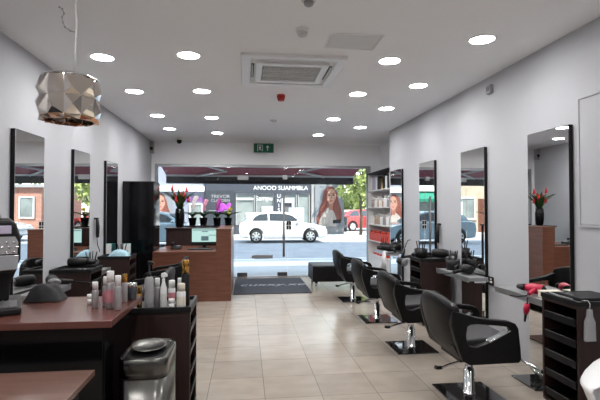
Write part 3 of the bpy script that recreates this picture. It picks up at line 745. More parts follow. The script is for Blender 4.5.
for (x, y, z) in ((-.13, -.03, .70), (.12, .0, .68), (.16, -.05, .50), (.02, .05, .60), (-.05, -.12, .50), (.09, -.1, .57), (-.1, .02, .57)):
    MB().tube([(x*.15, y*.15, .31), (x*.6, y*.6, .31+(z-.31)*.55), (x, y, z-.04)], .005, 6).build('stem', M['leaf'], vs)
    b = MB()
    for k in range(9):
        a = k*2.4; b.ball((x+.014*math.cos(a)*(1-k/12), y+.014*math.sin(a)*(1-k/12), z-.035+k*.010), (.022*(1-k/14), .022*(1-k/14), .018), 8)
    b.build('flower', M['petalred'], vs)

def orchid(label, loc, pot_mat, petal, n=4, hh=.5, spread=.14):
    t = thing('potted_orchid', label, 'potted plant', loc, 0, 'potted orchids before the shop window')
    MB().lathe([(.055, 0), (.062, .01), (.078, .13), (.082, .135), (.082, .15), (.07, .15), (.066, .13)], n=18).build('pot', pot_mat, t)
    MB().lathe([(.067, .13), (.002, .138)], n=14).build('soil', M['bark'], t)
    b = MB()
    for k in range(6): leafblade(b, (0, 0, .13), k*1.05+.3, 1.3, .2, .03)
    b.build('leaves', M['leaf'], t)
    for q in range(2):
        a = -1.2+q*2.2; pts = []
        for k in range(7):
            u = k/6; pts.append((spread*u*u*math.cos(a), .05*u*u, .13+hh*(u-.18*u**3)))
        MB().tube(pts, .004, 6).build('stem', M['leaf'], t)
        for k in range(n):
            u = .45+.55*k/max(1, n-1); p = Vector((spread*u*u*math.cos(a), .05*u*u-.02, .13+hh*(u-.18*u**3)))
            f_ = MB()
            for j in range(5):
                an = j*2*PI/5+.3; f_.ball((p.x+.021*math.cos(an), p.y-.004, p.z+.021*math.sin(an)), (.018, .006, .018), 8)
            f_.ball((p.x, p.y-.012, p.z), .011, 8)
            f_.build('flower', petal, t)
    return t
pst = thing('plant_stand', 'low black ledge for potted orchids behind the reception desk at the window', 'plant stand', (0,0,0))
MB().box((-1.32, 8.78, 1.07), (-.25, 9.08, 1.10)).build('top', M['blackpanel'], pst, .003)
for x in (-1.28, -.29):
    for y in (8.81, 9.05): MB().box((x-.018, y-.018, 0), (x+.018, y+.018, 1.07)).build('leg', M['blackmatt'], pst)
orchid('white orchid in a black pot on the window ledge, just right of the flower vase', (-1.03, 8.93, 1.101), M['blackpanel'], M['petalwhite'], 5, .50)
orchid('pink orchid in a black pot on the window ledge, middle of the orchids', (-.82, 8.93, 1.101), M['blackpanel'], M['petalpink'], 5, .42, .10)
orchid('purple orchid in a black pot on the window ledge, right of the pink one', (-.56, 8.93, 1.101), M['blackpanel'], M['petalpurple'], 6, .43, .10)
orchid('small yellow orchid in a black pot at the right end of the window ledge', (-.345, 8.93, 1.101), M['blackpanel'], M['petalyellow'], 2, .22, .08)

# ---------------------------------------------------------------- door mat, bench
dm = thing('doormat', 'charcoal doormat with pale script before the glass door', 'doormat', (.452, 8.38, 0))
MB().prism(rrect(1.32, 1.68, .02, 3), .0, .012, 'z').build('mat_body', M['mat'], dm)
text('lettering', 'cuxxy.xe', .34, M['matprint'], dm, (.03, .02, .0125), (0, 0, 0), .0006, 1.0, .3)
be = thing('waiting_bench', 'low black leather bench on short legs by the shop window', 'bench', (1.60, 8.1, 0))
MB().box((-.44, -.32, .14), (.44, .32, .425)).build('padded_seat', M['black'], be, .03, 3)
for sx in (-1, 1):
    for sy in (-1, 1): MB().lathe([(.016, 0), (.026, .14)], (sx*.37, sy*.25, 0), 12).build('leg', M['chrome'], be)

# ---------------------------------------------------------------- product shelf unit in the recess
un = thing('product_shelf_unit', 'white product shelving unit in the wall recess beside the shop window', 'shelving unit', (0,0,0))
UX0, UX1, UY0, UY1 = 2.56, 2.875, 7.80, 9.27
MB().box((UX1-.012, UY0, .10), (UX1-.002, UY1, 2.16)).build('back_panel', M['white'], un)
MB().box((UX0, UY1-.025, 0), (UX1-.012, UY1, 2.14)).build('side_panel', M['white'], un, .002)
MB().box((UX0, UY0, 0), (UX1-.012, UY0+.025, 2.14)).build('side_panel', M['white'], un, .002)
SZ = [.50, .78, 1.11, 1.455, 1.80]
for z in SZ: MB().box((UX0+.002, UY0+.025, z-.022), (UX1-.012, UY1-.025, z)).build('shelf', M['white'], un, .002)
MB().box((UX0-.01, UY0, 2.14), (UX1-.012, UY1, 2.165)).build('top_board', M['blackmatt'], un, .002)
MB().box((UX0+.01, UY0+.025, .0), (UX1-.012, UY1-.025, .478)).build('base_cabinet', M['white'], un, .002)
def carton(label, loc, sx, sy, sz, m, group, name='product_carton'):
    o = MB().box((-sx/2, -sy/2, 0), (sx/2, sy/2, sz)).build(name, m, None, .002); o.location = loc
    return tag(o, label, 'box', group)
rng = random.Random(3)
y = UY0+.06
tops = [('black', M['blackmatt']), ('white', M['white']), ('black', M['blackmatt']), ('lilac', M['lilac']), ('lilac', M['lilac']), ('white', M['white']), ('lilac', M['lilac'])]
y = UY1-.10
for k, (nm, m_) in enumerate([('white', M['white']), ('lilac', M['lilac']), ('lilac', M['lilac']), ('white', M['white']), ('black', M['blackmatt']), ('black', M['blackmatt']), ('gold', M['gold']), ('black', M['blackmatt']), ('white', M['white']), ('black', M['blackmatt']), ('white', M['offwhite'])]):
    lb = {'white': 'white carton on the top shelf of the product unit among lilac and black ones', 'lilac': 'lilac carton on the top shelf of the white product unit', 'black': 'black carton on the top shelf of the white product unit', 'gold': 'single gold carton among black ones on the top product shelf'}[nm]
    carton(lb, (2.66, y, SZ[4]+.001), .12, .095, rng.uniform(.22, .29), m_, 'cartons on the top product shelf'); y -= .125
def mini(loc, w, h, body, cap, label, group):
    t = thing('product_bottle', label, 'bottle', loc, 0, group)
    MB().lathe([(w*.48, 0), (w*.5, .004), (w*.5, h*.68), (w*.3, h*.75)], n=12).build('body', body, t)
    MB().lathe([(w*.3, h*.75), (w*.3, h)], n=12).build('cap', cap, t); return t
y = UY1-.09
for k in range(13):
    kind = rng.choice(['w', 'w', 'w', 's', 't'])
    m_ = {'w': M['white'], 's': M['silverbottle'], 't': M['tan']}[kind]; nm = {'w': 'white', 's': 'silver', 't': 'tan'}[kind]
    mini((2.65, y, SZ[3]+.001), .075, rng.uniform(.17, .24), m_, M['white'], nm + ' bottle on the second product shelf from the top', 'bottles on the second product shelf'); y -= .103
y = UY1-.09
for k in range(14):
    kind = 't' if k in (2, 3, 4) else rng.choice(['w', 'w', 's'])
    m_ = {'w': M['white'], 's': M['silverbottle'], 't': M['tan']}[kind]; nm = {'w': 'white', 's': 'silver', 't': 'tan'}[kind]
    mini((2.65, y, SZ[2]+.001), .07, rng.uniform(.17, .24), m_, M['offwhite'], nm + ' bottle on the third product shelf, above the red cartons', 'bottles on the third product shelf'); y -= .096
y = UY1-.075
for k in range(16):
    t = thing('product_bottle', 'red bottle in the red row on the fourth product shelf from the top', 'bottle', (2.615, y, SZ[1]+.001), 0, 'red bottles on the product shelf')
    MB().prism(rrect(.085, .07, .015, 3), 0, .165, 'z').build('body', M['redbox'], t)
    MB().lathe([(.026, .165), (.026, .205)], n=12).build('cap', M['redbox'] if k % 4 else M['blackmatt'], t)
    y -= .0845
for k in range(5):
    carton('red carton on the lowest product shelf, under the row of red bottles', (2.67, 8.95-k*.19, SZ[0]+.001), .14, .12, .07+.02*(k % 2), M['redbox'], 'red cartons on the lowest product shelf')

# ---------------------------------------------------------------- tools and clutter
def hair_dryer(label, loc, rz, body, dark, scale=1, tilt=0, group=None):
    t = thing('hair_dryer', label, 'hair dryer', loc, rz, group); t.scale = (scale,)*3; t.rotation_euler = (tilt, 0, rz)
    MB().lathe([(.028, -.09), (.04, -.085), (.045, -.03), (.044, .02), (.034, .06), (.030, .075)], n=18, T=Matrix.Translation((0,0,.046)) @ Matrix.Rotation(PI/2, 4, 'Y')).build('barrel', body, t)
    MB().lathe([(.031, .072), (.029, .10), (.02, .145)], n=16, sy=1.6, T=Matrix.Translation((0,0,.046)) @ Matrix.Rotation(PI/2, 4, 'Y')).build('nozzle', dark, t)
    MB().lathe([(.03, -.093), (.036, -.087)], n=16, T=Matrix.Translation((0,0,.046)) @ Matrix.Rotation(PI/2, 4, 'Y')).build('rear_grille', dark, t)
    MB().tube([(-.03, .03, .04), (-.035, .08, .034), (-.045, .15, .022)], [.019, .018, .016], 10).build('handle', body, t)
    MB().tube([(-.045, .15, .022), (-.05, .2, .012), (-.02, .26, .008), (.05, .27, .006)], .005, 6).build('cord', M['blackmatt'], t)
    return t
hair_dryer('red hair dryer with black nozzle lying on the shelf below the nearest right-hand mirror', (2.36, 3.47, .708), math.radians(115), M['magenta'], M['blackmatt'], .95)
hair_dryer('black hair dryer lying on the shelf below the second right-hand mirror', (2.37, 4.66, .708), math.radians(95), M['blackmatt'], M['blackmatt'], 1.15)
hair_dryer('black hair dryer on the tray of the dark trolley by the right wall', (2.38, 5.29, .815), math.radians(-30), M['blackmatt'], M['midgrey'], 1.2)
hair_dryer('black hair dryer lying on the shelf below the nearest left-hand mirror', (-1.73, 4.31, .708), math.radians(-60), M['blackmatt'], M['midgrey'], 1.15)
hair_dryer('black hair dryer on the shelf below the third right-hand mirror', (2.36, 6.1, .708), math.radians(60), M['blackmatt'], M['blackmatt'], 1.15)
hair_dryer('black hair dryer on the tray of the black trolley between the left-hand mirrors', (-1.70, 4.86, .815), math.radians(10), M['blackmatt'], M['blackmatt'], 1.1)
# dryer hanging from the red handle: hanging red brush below the shelf
hb = thing('hair_brush', 'red-handled hair brush hanging below the shelf by the nearest right-hand mirror', 'hair brush', (2.243, 3.38, .70))
MB().tube([(0, 0, .0), (-.004, 0, -.03), (-.004, 0, -.06)], .004, 6).build('loop', M['blackmatt'], hb)
MB().tube([(-.004, 0, -.055), (-.004, .01, -.10), (-.004, .02, -.135)], [.022, .026, .018], 10).build('brush_head', M['magenta'], hb)
MB().tube([(-.004, .02, -.13), (-.004, .035, -.2)], [.011, .009], 8).build('handle', M['blackmatt'], hb)
# cream box and magazine on the nearest right shelf
bk = thing('card_box', 'cream card box on the shelf behind the red hair dryer', 'box', (2.385, 3.205, .707))
MB().box((-.07, -.15, 0), (.09, .15, .042)).build('box_body', M['cream'], bk, .002); MB().box((-.072, -.152, .043), (.092, .152, .055)).build('lid', M['cream'], bk, .002)
# hanging clear bottle on the big right trolley
cbn = thing('clear_bottle', 'clear plastic bottle hanging from the tray edge of the big right-hand trolley', 'bottle', (2.17, 2.648, .80))
MB().tube([(-.02, .03, .016), (.0, -.0, .02), (.004, -.012, .0), (.0, -.012, -.03)], .004, 6).build('hook', M['chrome'], cbn)
MB().prism([(-.014, -.03), (.014, -.03), (.018, -.075), (.034, -.11), (.038, -.235), (-.038, -.235), (-.034, -.11), (-.018, -.075)], -.026, -.0, 'y', T=Matrix.Translation((0, 0, 0))).build('bottle_body', M['clear'], cbn, .006)
MB().box((-.028, -.018, -.22), (.022, -.006, -.15)).build('contents', M['grey'], cbn, .004)
# clutter on the big right trolley's tray
def tool(name, label, cat, loc, rz, pts, r, m_, m2=None):
    t = thing(name, label, cat, loc, rz)
    MB().tube(pts, r, 8).build('handle', m_, t)
    return t
st = thing('scissors_case', 'flat black tool case on the big right-hand trolley tray', 'tool case', (2.32, 2.83, .79))
MB().box((-.13, -.11, 0), (.13, .13, .03)).build('case_body', M['blackmatt'], st, .006); MB().box((-.14, -.0, .006), (-.128, .06, .022)).build('latch', M['chrome'], st)
cbw = thing('styling_cord', 'thin grey cord trailing off the big right-hand trolley', 'cord', (0,0,0))
MB().tube([(2.12, 2.72, .816), (2.11, 2.83, .818), (2.13, 2.96, .818)], .005, 6).build('cable', M['grey'], cbw)
# hair straighteners hanging on the walls
def straightener(label, x, y, z, s):
    t = thing('hair_straightener', label, 'hair straightener', (x, y, z), 0, 'hair straighteners hanging on the walls')
    MB().box((s*0, -.02, -.01), (s*.05, .02, .012)).build('wall_hook', M['blackmatt'], t, .003)
    MB().tube([(s*.035, -.012, .01), (s*.04, -.016, -.1), (s*.04, -.016, -.24)], [.014, .018, .013], 10).build('arm', M['blackmatt'], t)
    MB().tube([(s*.035, .012, -.0), (s*.04, .022, -.1), (s*.04, .02, -.24)], [.014, .018, .013], 10).build('arm', M['blackmatt'], t)
    MB().tube([(s*.04, -.016, -.24), (s*.05, -.03, -.33), (s*.06, .02, -.4), (s*.05, .05, -.43)], .005, 6).build('cord', M['blackmatt'], t)
straightener('black hair straightener hanging on the right wall between the second and third mirrors', R, 5.66, 1.21, -1)
straightener('black hair straightener hanging on the left wall between the middle and farthest mirrors', L, 6.0, 1.29, 1)
# dryer in holder on the right trolley, far side
hair_dryer('black hair dryer hanging at the side of the dark trolley by the right wall', (2.06, 5.66, .72), math.radians(-90), M['blackmatt'], M['midgrey'], 1.1, math.radians(80))
# towels
def towel(label, loc, m_, w, d, h, rz=0):
    o = MB()
    n = 9; vs_ = []
    rr_ = random.Random(int(w*1000)+int(h*1000))
    for layer in range(2):
        for i in range(n):
            for j in range(n):
                u, v = i/(n-1)*2-1, j/(n-1)*2-1
                k = max(0, (1-u*u)*(1-v*v))**.4
                vs_.append((u*w/2, v*d/2, (h*k*(.75+.25*rr_.random())+.002) if layer else 0.0))
    fs = []
    for layer in range(2):
        for i in range(n-1):
            for j in range(n-1):
                a = layer*n*n+i*n+j; fs.append((a, a+1, a+n+1, a+n))
    o.add(vs_, fs, True)
    q = o.build('towel', m_, None, sub=1); q.location = loc; q.rotation_euler = (0, 0, rz)
    return tag(q, label, 'towel')
towel('crumpled pale blue towel on the black trolley beside the farthest left-hand mirror', (-1.64, 6.13, .793), M['bluetowel'], .25, .22, .10)
towel('white paper wad on the shelf below the nearest left-hand mirror', (-1.70, 4.03, .708), M['whitetowel'], .12, .12, .05)
towel('folded charcoal cape on the counter beside the coffee machine', (-1.10, 2.655, .902), M['capegrey'], .19, .13, .105)
tb = thing('tissue_carton', 'teal and white carton on the shelf beside the black cupboard', 'carton', (-1.74, 6.87, .707), .2)
MB().prism([(-.05, 0), (.06, 0), (.045, .20), (-.05, .20)], -.06, .06, 'x').build('carton_body', M['teal'], tb, .003)
MB().prism([(-.065, .0), (-.05, .0), (-.05, .20), (-.058, .20)], -.058, .058, 'x').build('carton_side', M['white'], tb, .002)
# white towel hanging on the far right shelf stand
tw = thing('hanging_towel', 'white towel draped over the end of the farthest right-hand shelf', 'towel', (2.24, 7.12, .72))
tq = MB(); n = 11
r0 = [(-.02+.012*math.sin(k*1.9), -.12+.24*k/(n-1), -.30) for k in range(n)]; r1 = [(-.012+.004*math.sin(k*1.9), -.07+.14*k/(n-1), -.0) for k in range(n)]; r2 = [(.03, -.05+.10*k/(n-1), .012) for k in range(n)]
b0 = [(x+.012, y, z) for x, y, z in r0]; b1 = [(x+.010, y, z-.002) for x, y, z in r1]; b2 = [(x, y, z-.012) for x, y, z in r2]
tq.rings([r0+b0[::-1], r1+b1[::-1], r2+b2[::-1]], True); tq.build('cloth', M['whitetowel'], tw)
hair_dryer('black hair dryer heaped on the farthest right-hand shelf above the white towel', (2.37, 7.28, .708), math.radians(170), M['blackmatt'], M['blackmatt'], 1.4)
tb2 = thing('tool_basket', 'black styling tool basket on the farthest right-hand shelf', 'basket', (2.38, 7.58, .707))
MB().lathe([(.07, 0), (.085, .12), (.08, .12), (.066, .006)], n=18).build('basket_body', M['blackmatt'], tb2)
for k in range(4): MB().tube([(.02*math.cos(k*1.6), .02*math.sin(k*1.6), .01), (.06*math.cos(k*1.6), .06*math.sin(k*1.6), .22)], .007, 6).build('brush', M['blackmatt'], tb2)
tb3 = copy_tree(tb2); tb3.location = (2.39, 5.0, .707); tb3['label'] = 'black styling tool basket on the shelf below the second right-hand mirror'
tb4 = copy_tree(tb2); tb4.location = (-1.74, 5.36, .707); tb4['label'] = 'black styling tool basket on the shelf below the middle left-hand mirror'
tb5 = copy_tree(tb2); tb5.location = (-1.72, 6.55, .707); tb5['label'] = 'black styling tool basket on the shelf below the farthest left-hand mirror'
tb6 = copy_tree(tb2); tb6.location = (2.195, 5.475, .791); tb6['label'] = 'black styling tool basket on the tray of the dark trolley by the right wall'
# socket
so = thing('wall_socket', 'black double wall socket on the right wall between the nearest two mirrors', 'socket', (R, 4.46, .66))
MB().box((-.010, -.075, -.045), (0, .075, .045)).build('face_plate', M['blackmatt'], so, .003)
for yy in (-.036, .036):
    q = MB().box((-.0115, yy-.022, -.018), (-.010, yy+.022, .0)); q.box((-.0135, yy-.010, .012), (-.010, yy+.010, .03))
    q.build('outlet', M['signwhite'], so)
# white tub chair at the lower right corner
tc_ = thing('tub_chair', 'white moulded tub chair at the bottom right corner of the picture', 'chair', (1.885, 1.90, 0), math.radians(200))
def tub(z, k, thick):
    po = []; pi_ = []
    for j in range(19):
        a = math.radians(-150+300*j/18)
        po.append((-.29*math.cos(a)*k*.95, .30*math.sin(a)*k, z(a))); pi_.append((-(.29-thick)*math.cos(a)*k*.95, (.30-thick)*math.sin(a)*k, z(a)))
    return po + pi_[::-1]
zt = lambda a: .565 + .16*max(0, math.cos(a*.8))**1.2
MB().rings([tub(lambda a: .40, .78, .03), tub(lambda a: .45, .9, .03), tub(lambda a: .52, .97, .03), tub(lambda a: zt(a)-.03, 1.02, .03), tub(lambda a: zt(a), 1.01, .02)], True).build('shell', M['white'], tc_, sub=1)
MB().lathe([(.10, .385), (.235, .40), (.25, .43), (.22, .455), (.05, .45)], n=24).build('seat', M['white'], tc_)
MB().lathe([(.03, .02), (.028, .385)], n=16).build('pedestal', M['chrome'], tc_)
MB().lathe([(.22, 0), (.22, .008), (.04, .025)], n=28).build('foot', M['chrome'], tc_)
# ---------------------------------------------------------------- street
struct('ground_pavement', MB().box((-45, F+.12, -.2), (45, 13.0, -.03)), M['paving'])
struct('ground_road', MB().box((-45, 13.15, -.2), (45, 24.0, -.08)), M['asphalt'])
struct('ground_kerb', MB().box((-45, 13.0, -.2), (45, 13.15, -.02)), M['kerb'])
struct('ground_far', MB().box((-45, 24.0, -.2), (45, 90, -.01)), M['paving'])
struct('ground_pale_strip', MB().box((-45, 11.5, -.03), (45, 12.5, -.026)), M['kerb'])  # pale strip laid along the near pavement
# the terrace the salon stands in: it shades the street in front
struct('exterior_upper_storeys', MB().box((-26, BACK, H+.14), (26, F+.1, 19.5)), M['concrete'])
struct('exterior_neighbour_walls', MB().box((-26, 2, -.1), (L-.2, F+.1, H+.14)).box((3.05, 2, -.1), (26, F+.1, H+.14)), M['concrete'])
# awning
aw = thing('shop_awning', 'maroon folding-arm awning with dark valance over the shop front outside', 'awning', (0,0,0))
AX0, AX1 = -1.86, 2.62
MB().prism([(9.60, 2.50), (10.82, 2.235), (10.82, 2.225), (9.60, 2.49)], AX0, AX1, 'x').build('fabric', M['maroon'], aw)
MB().box((AX0, 9.575, 2.46), (AX1, 9.70, 2.60)).build('cassette', M['armmetal'], aw, .01)
MB().box((AX0-.01, 10.79, 2.19), (AX1+.01, 10.85, 2.24)).build('front_bar', M['armmetal'], aw, .01)
MB().box((AX0, 10.835, 2.02), (AX1, 10.843, 2.20)).build('valance', M['valance'], aw)
for s_, f_, e_ in (((-1.25, 9.68, 2.43), (-1.15, 10.80, 2.20), (-.46, 10.2, 2.27)), ((2.14, 9.68, 2.43), (1.88, 10.80, 2.20), (1.22, 10.2, 2.27))):
    a_ = MB(); a_.tube([s_, e_], .022, 8); a_.tube([e_, f_], .026, 8); a_.ball(e_, .035, 8); a_.build('folding_arm', M['armmetal'], aw)

# ---------------------------------------------------------------- cars
def car(label, loc, rz, paint, group=None, old=None):
    t = thing('car', label, 'car', loc, rz, group); t_ = t
    x0, x1 = -2.17, 2.17; wr = .31; w1_, w2_ = -1.33, 1.33
    def arch(cx, z0): return [(cx+.37*math.cos(math.radians(a)), .31+.37*math.sin(math.radians(a))) for a in range(180, -1, -20) if .31+.37*math.sin(math.radians(a)) >= z0]
    low = [(x0+.06, .28)] + [(w1_-.37, .22)] + arch(w1_, .22) + [(w1_+.37, .2), (w2_-.37, .2)] + arch(w2_, .22) + [(w2_+.37, .22), (x1-.08, .24), (x1, .42), (x1-.03, .62), (x1-.2, .74), (x1-.62, .86), (x1-1.15, .93), (-1.2, .99), (x0+.28, .98), (x0+.05, .92), (x0, .66), (x0+.03, .45)]
    b = MB(); b.prism(low, -.87, .87, 'y'); b.build('body', paint, t, .05, 3)
    cab = [(x0+.22, .95), (x0+.48, 1.22), (x0+.78, 1.385), (-.45, 1.44), (.15, 1.42), (.5, 1.33), (1.06, .92)]
    def taper(y): return [(x, y*(1-.28*max(0, (z-.9))/.5), z) for x, z in cab]
    MB().rings([taper(-.82), taper(.82)], False).build('cabin', paint, t, .03, 2)
    for sg in (-1, 1):
        def sp_(x, z, o=.006): return (x, sg*(.82*(1-.28*max(0, z-.9)/.5)+o), z)
        for win in ([(x0+.62, 1.02), (x0+.80, 1.22), (x0+1.0, 1.32), (x0+1.4, 1.355), (x0+1.42, 1.02)], [(x0+1.5, 1.02), (x0+1.48, 1.36), (.1, 1.345), (.44, 1.26), (.8, 1.0)]):
            q = MB(); q.rings([[sp_(x, z, -.004) for x, z in win], [sp_(x, z, .012) for x, z in win]], False); q.build('side_window', M['carglass'], t)
    ws_ = MB(); ws_.add([(.54, -.62, 1.315), (.54, .62, 1.315), (1.02, .70, .96), (1.02, -.70, .96), (.56, -.62, 1.335), (.56, .62, 1.335), (1.05, .70, .97), (1.05, -.70, .97)], [(4,5,6,7), (0,3,2,1), (0,1,5,4), (3,7,6,2), (0,4,7,3), (1,2,6,5)])
    ws_.build('windscreen', M['carglass'], t)
    rw = MB(); rw.add([(x0+.24, -.62, .99), (x0+.24, .62, .99), (x0+.5, .60, 1.24), (x0+.5, -.60, 1.24), (x0+.22, -.62, .99), (x0+.22, .62, .99), (x0+.475, .60, 1.25), (x0+.475, -.60, 1.25)], [(4,5,6,7), (0,3,2,1), (0,1,5,4), (3,7,6,2), (0,4,7,3), (1,2,6,5)])
    rw.build('rear_window', M['carglass'], t)
    for cx in (w1_, w2_):
        for sg in (-1, 1):
            T = Matrix.Translation((cx, sg*.78, wr)) @ Matrix.Rotation(PI/2, 4, 'X')
            wq = MB().lathe([(.2, -.09), (.29, -.09), (.31, -.07), (.31, .07), (.29, .09), (.215, .09), (.2, .06), (.2, -.06)], n=28, T=T, cap=False).build('tyre', M['tyre'], t)
            r_ = MB()
            zf = -sg*-.085
            for k in range(7):
                a = 2*PI*k/7; r_.add([(-.025, .03, -.085*-sg*-1), (.025, .03, -.085*-sg*-1), (.04, .205, -.085*-sg*-1), (-.04, .205, -.085*-sg*-1), (-.025, .03, -.06*-sg*-1), (.025, .03, -.06*-sg*-1), (.04, .205, -.06*-sg*-1), (-.04, .205, -.06*-sg*-1)], [(0,1,2,3), (4,7,6,5), (0,4,5,1), (1,5,6,2), (2,6,7,3), (3,7,4,0)], T=T @ Matrix.Rotation(a, 4, 'Z'))
            r_.lathe([(.19, -.08), (.215, -.08), (.215, .08), (.19, .08)], n=28, T=T, cap=False); r_.lathe([(.05, -.088), (.05, .088)], n=12, T=T)
            r_.build('alloy_rim', M['alloy'], wq)
            MB().lathe([(.2, -.01), (.2, .01)], n=24, T=T).build('brake_backing', M['tyre'], wq)
    for sg in (-1, 1):
        MB().ball((x0+.07, sg*.66, .86), (.07, .16, .08), 10).build('tail_lamp', M['lampred'], t)
        MB().ball((x1-.22, sg*.68, .70), (.2, .15, .07), 10).build('head_lamp', M['chrome'], t)
        MB().ball((.72, sg*.93, 1.02), (.09, .08, .06), 10).build('wing_mirror', paint, t)
        MB().box((-.35, sg*.868, .80), (-.17, sg*.878, .83)).build('door_handle', paint, t, .004)
    return t
car0 = car('white hatchback car side-on in the street outside the glass door', (1.68, 21.0, -.08), 0, M['carwhite'])
car0.scale = (.92, .95, .97)
def car_dup(loc, rz, paint, label):
    c = dup(car0, loc, rz, label); c.scale = (1, 1, 1); recolor(c, M['carwhite'], paint); return c
car_dup((-3.6, 19.2, -.08), 0, M['carblue'], 'grey-blue hatchback car in the street, seen in the right-hand mirrors')
car_dup((8.0, 30.5, -.01), math.radians(20), M['carred'], 'red car parked under the trees across the street')
car_dup((7.0, 36, -.01), math.radians(70), M['carsilver'], 'silver car parked far back under the trees across the street')
car_dup((10.6, 22.0, -.08), PI, M['carsilver'], 'silver car in the street towards the brick building, seen in the nearest left-hand mirror')
sco = thing('motor_scooter', 'dark motor scooter parked on the far pavement beside the tree', 'scooter', (6.1, 28.0, -.01), math.radians(60))
for x in (-.6, .6):
    MB().lathe([(.15, -.05), (.22, -.05), (.22, .05), (.15, .05)], n=18, T=Matrix.Translation((x, 0, .22)) @ Matrix.Rotation(PI/2, 4, 'X')).build('wheel', M['tyre'], sco)
MB().prism([(-.75, .35), (-.5, .3), (.1, .25), (.4, .3), (.5, .95), (.42, .95), (.28, .42), (-.02, .42), (-.1, .75), (-.8, .78)], -.16, .16, 'y').build('body', M['slate'], sco, .04)
MB().tube([(.44, -.32, 1.0), (.46, 0, .97), (.44, .32, 1.0)], .02, 8).build('handlebar', M['blackmatt'], sco)
MB().box((-.78, -.14, .78), (-.1, .14, .86)).build('seat', M['blackmatt'], sco, .03)

# ---------------------------------------------------------------- buildings across the street
Y0 = 26.0
sh = thing('shop_building', 'slate-fronted shop across the street with white lettering and big windows', 'building', (0,0,0))
MB().box((-2.3, Y0+.25, 0), (3.75, Y0+7, 6.2)).build('wall', M['concrete'], sh)
MB().box((-2.3, Y0, 2.36), (3.75, Y0+.25, 3.15)).build('fascia', M['fascia'], sh)
MB().box((-2.3, Y0+.05, 0), (3.75, Y0+.25, .55)).build('stall_riser', M['slate'], sh)
MB().box((-2.3, Y0-.02, .55), (-.62, Y0+.25, 2.5)).build('display_board', M['slate'], sh)
MB().box((1.62, Y0-.03, 0), (2.15, Y0+.25, 2.4)).build('sign_pillar', M['fascia'], sh)
for a, b in ((-.58, .5), (.56, 1.6), (2.17, 2.95), (3.0, 3.7)):
    wn = MB().frame([(a, .55), (b, .55), (b, 2.36), (a, 2.36)], [(a+.05, .6), (b-.05, .6), (b-.05, 2.31), (a+.05, 2.31)], Y0+.05, Y0+.2, 'y').build('window', M['grey'], sh)
    MB().box((a+.05, Y0+.12, .6), (b-.05, Y0+.14, 2.31)).build('pane', M['shopglass'], wn)
MB().box((-.55, Y0+.03, 2.0), (.42, Y0+.045, 2.08)).build('light_strip', M['signwhite'], sh)
text('lettering', 'ANOOO SUAMMBLA', .34, M['signwhite'], sh, (2.0, Y0-.012, 2.66), sx=1.0, ext=.012)
for k, chx in enumerate('UNISEX'): text('lettering', chx, .30, M['signwhite'], sh, (1.885, Y0-.042, 2.20-.275*k), ext=.01)
text('lettering', 'Sampui', .38, M['signwhite'], sh, (1.08, Y0+.10, 2.06), ext=.008)
text('lettering', 'TREVOR', .26, M['signgrey'], sh, (-1.45, Y0-.03, 2.16), ext=.008, sx=1.1)
text('lettering', 'CLAYDEN', .22, M['signgrey'], sh, (-1.45, Y0-.03, 1.93), ext=.008, sx=1.1)
pp = MB()
for k in range(16): pp.lathe([(.10+.05*rng.random(), 0), (.10, .01)], n=9, T=Matrix.Translation((-1.25+rng.uniform(-.32, .32), Y0-.03-.002*k, 1.5+rng.uniform(-.16, .2))) @ Matrix.Rotation(PI/2, 4, 'X'))
pp.build('purple_motif', M['purpleprint'], sh)
MB().box((-2.1, Y0-.04, 1.34), (-.8, Y0-.02, 1.37)).build('motif_underline', M['signgrey'], sh)
# interior-looking pale counter and card in the shop window
MB().box((.9, Y0+.03, 1.05), (1.55, Y0+.05, 1.62)).build('window_card', M['paleblue'], sh)
MB().box((.0, Y0+.03, .95), (.9, Y0+.05, 1.25)).build('window_card', M['signwhite'], sh)

pb = thing('pale_building', 'pale bluish rendered building across the street left of the slate shop', 'building', (0,0,0))
MB().box((-5.9, Y0+.2, 0), (-2.35, Y0+7, 6.2)).build('wall', M['palerender'], pb)
MB().box((-5.9, Y0, 2.45), (-2.35, Y0+.2, 2.75)).build('fascia', M['signwhite'], pb)
text('lettering', 'SCISSORS', .34, M['purpleprint'], pb, (-2.95+.0, Y0+.17, 1.98), ext=.01, sx=.75)
wn = MB().frame([(-3.2, .5), (-2.45, .5), (-2.45, 1.75), (-3.2, 1.75)], [(-3.14, .56), (-2.51, .56), (-2.51, 1.69), (-3.14, 1.69)], Y0+.1, Y0+.2, 'y').build('window', M['white'], pb)
MB().box((-3.14, Y0+.14, .56), (-2.51, Y0+.16, 1.69)).build('pane', M['shopglass'], wn)

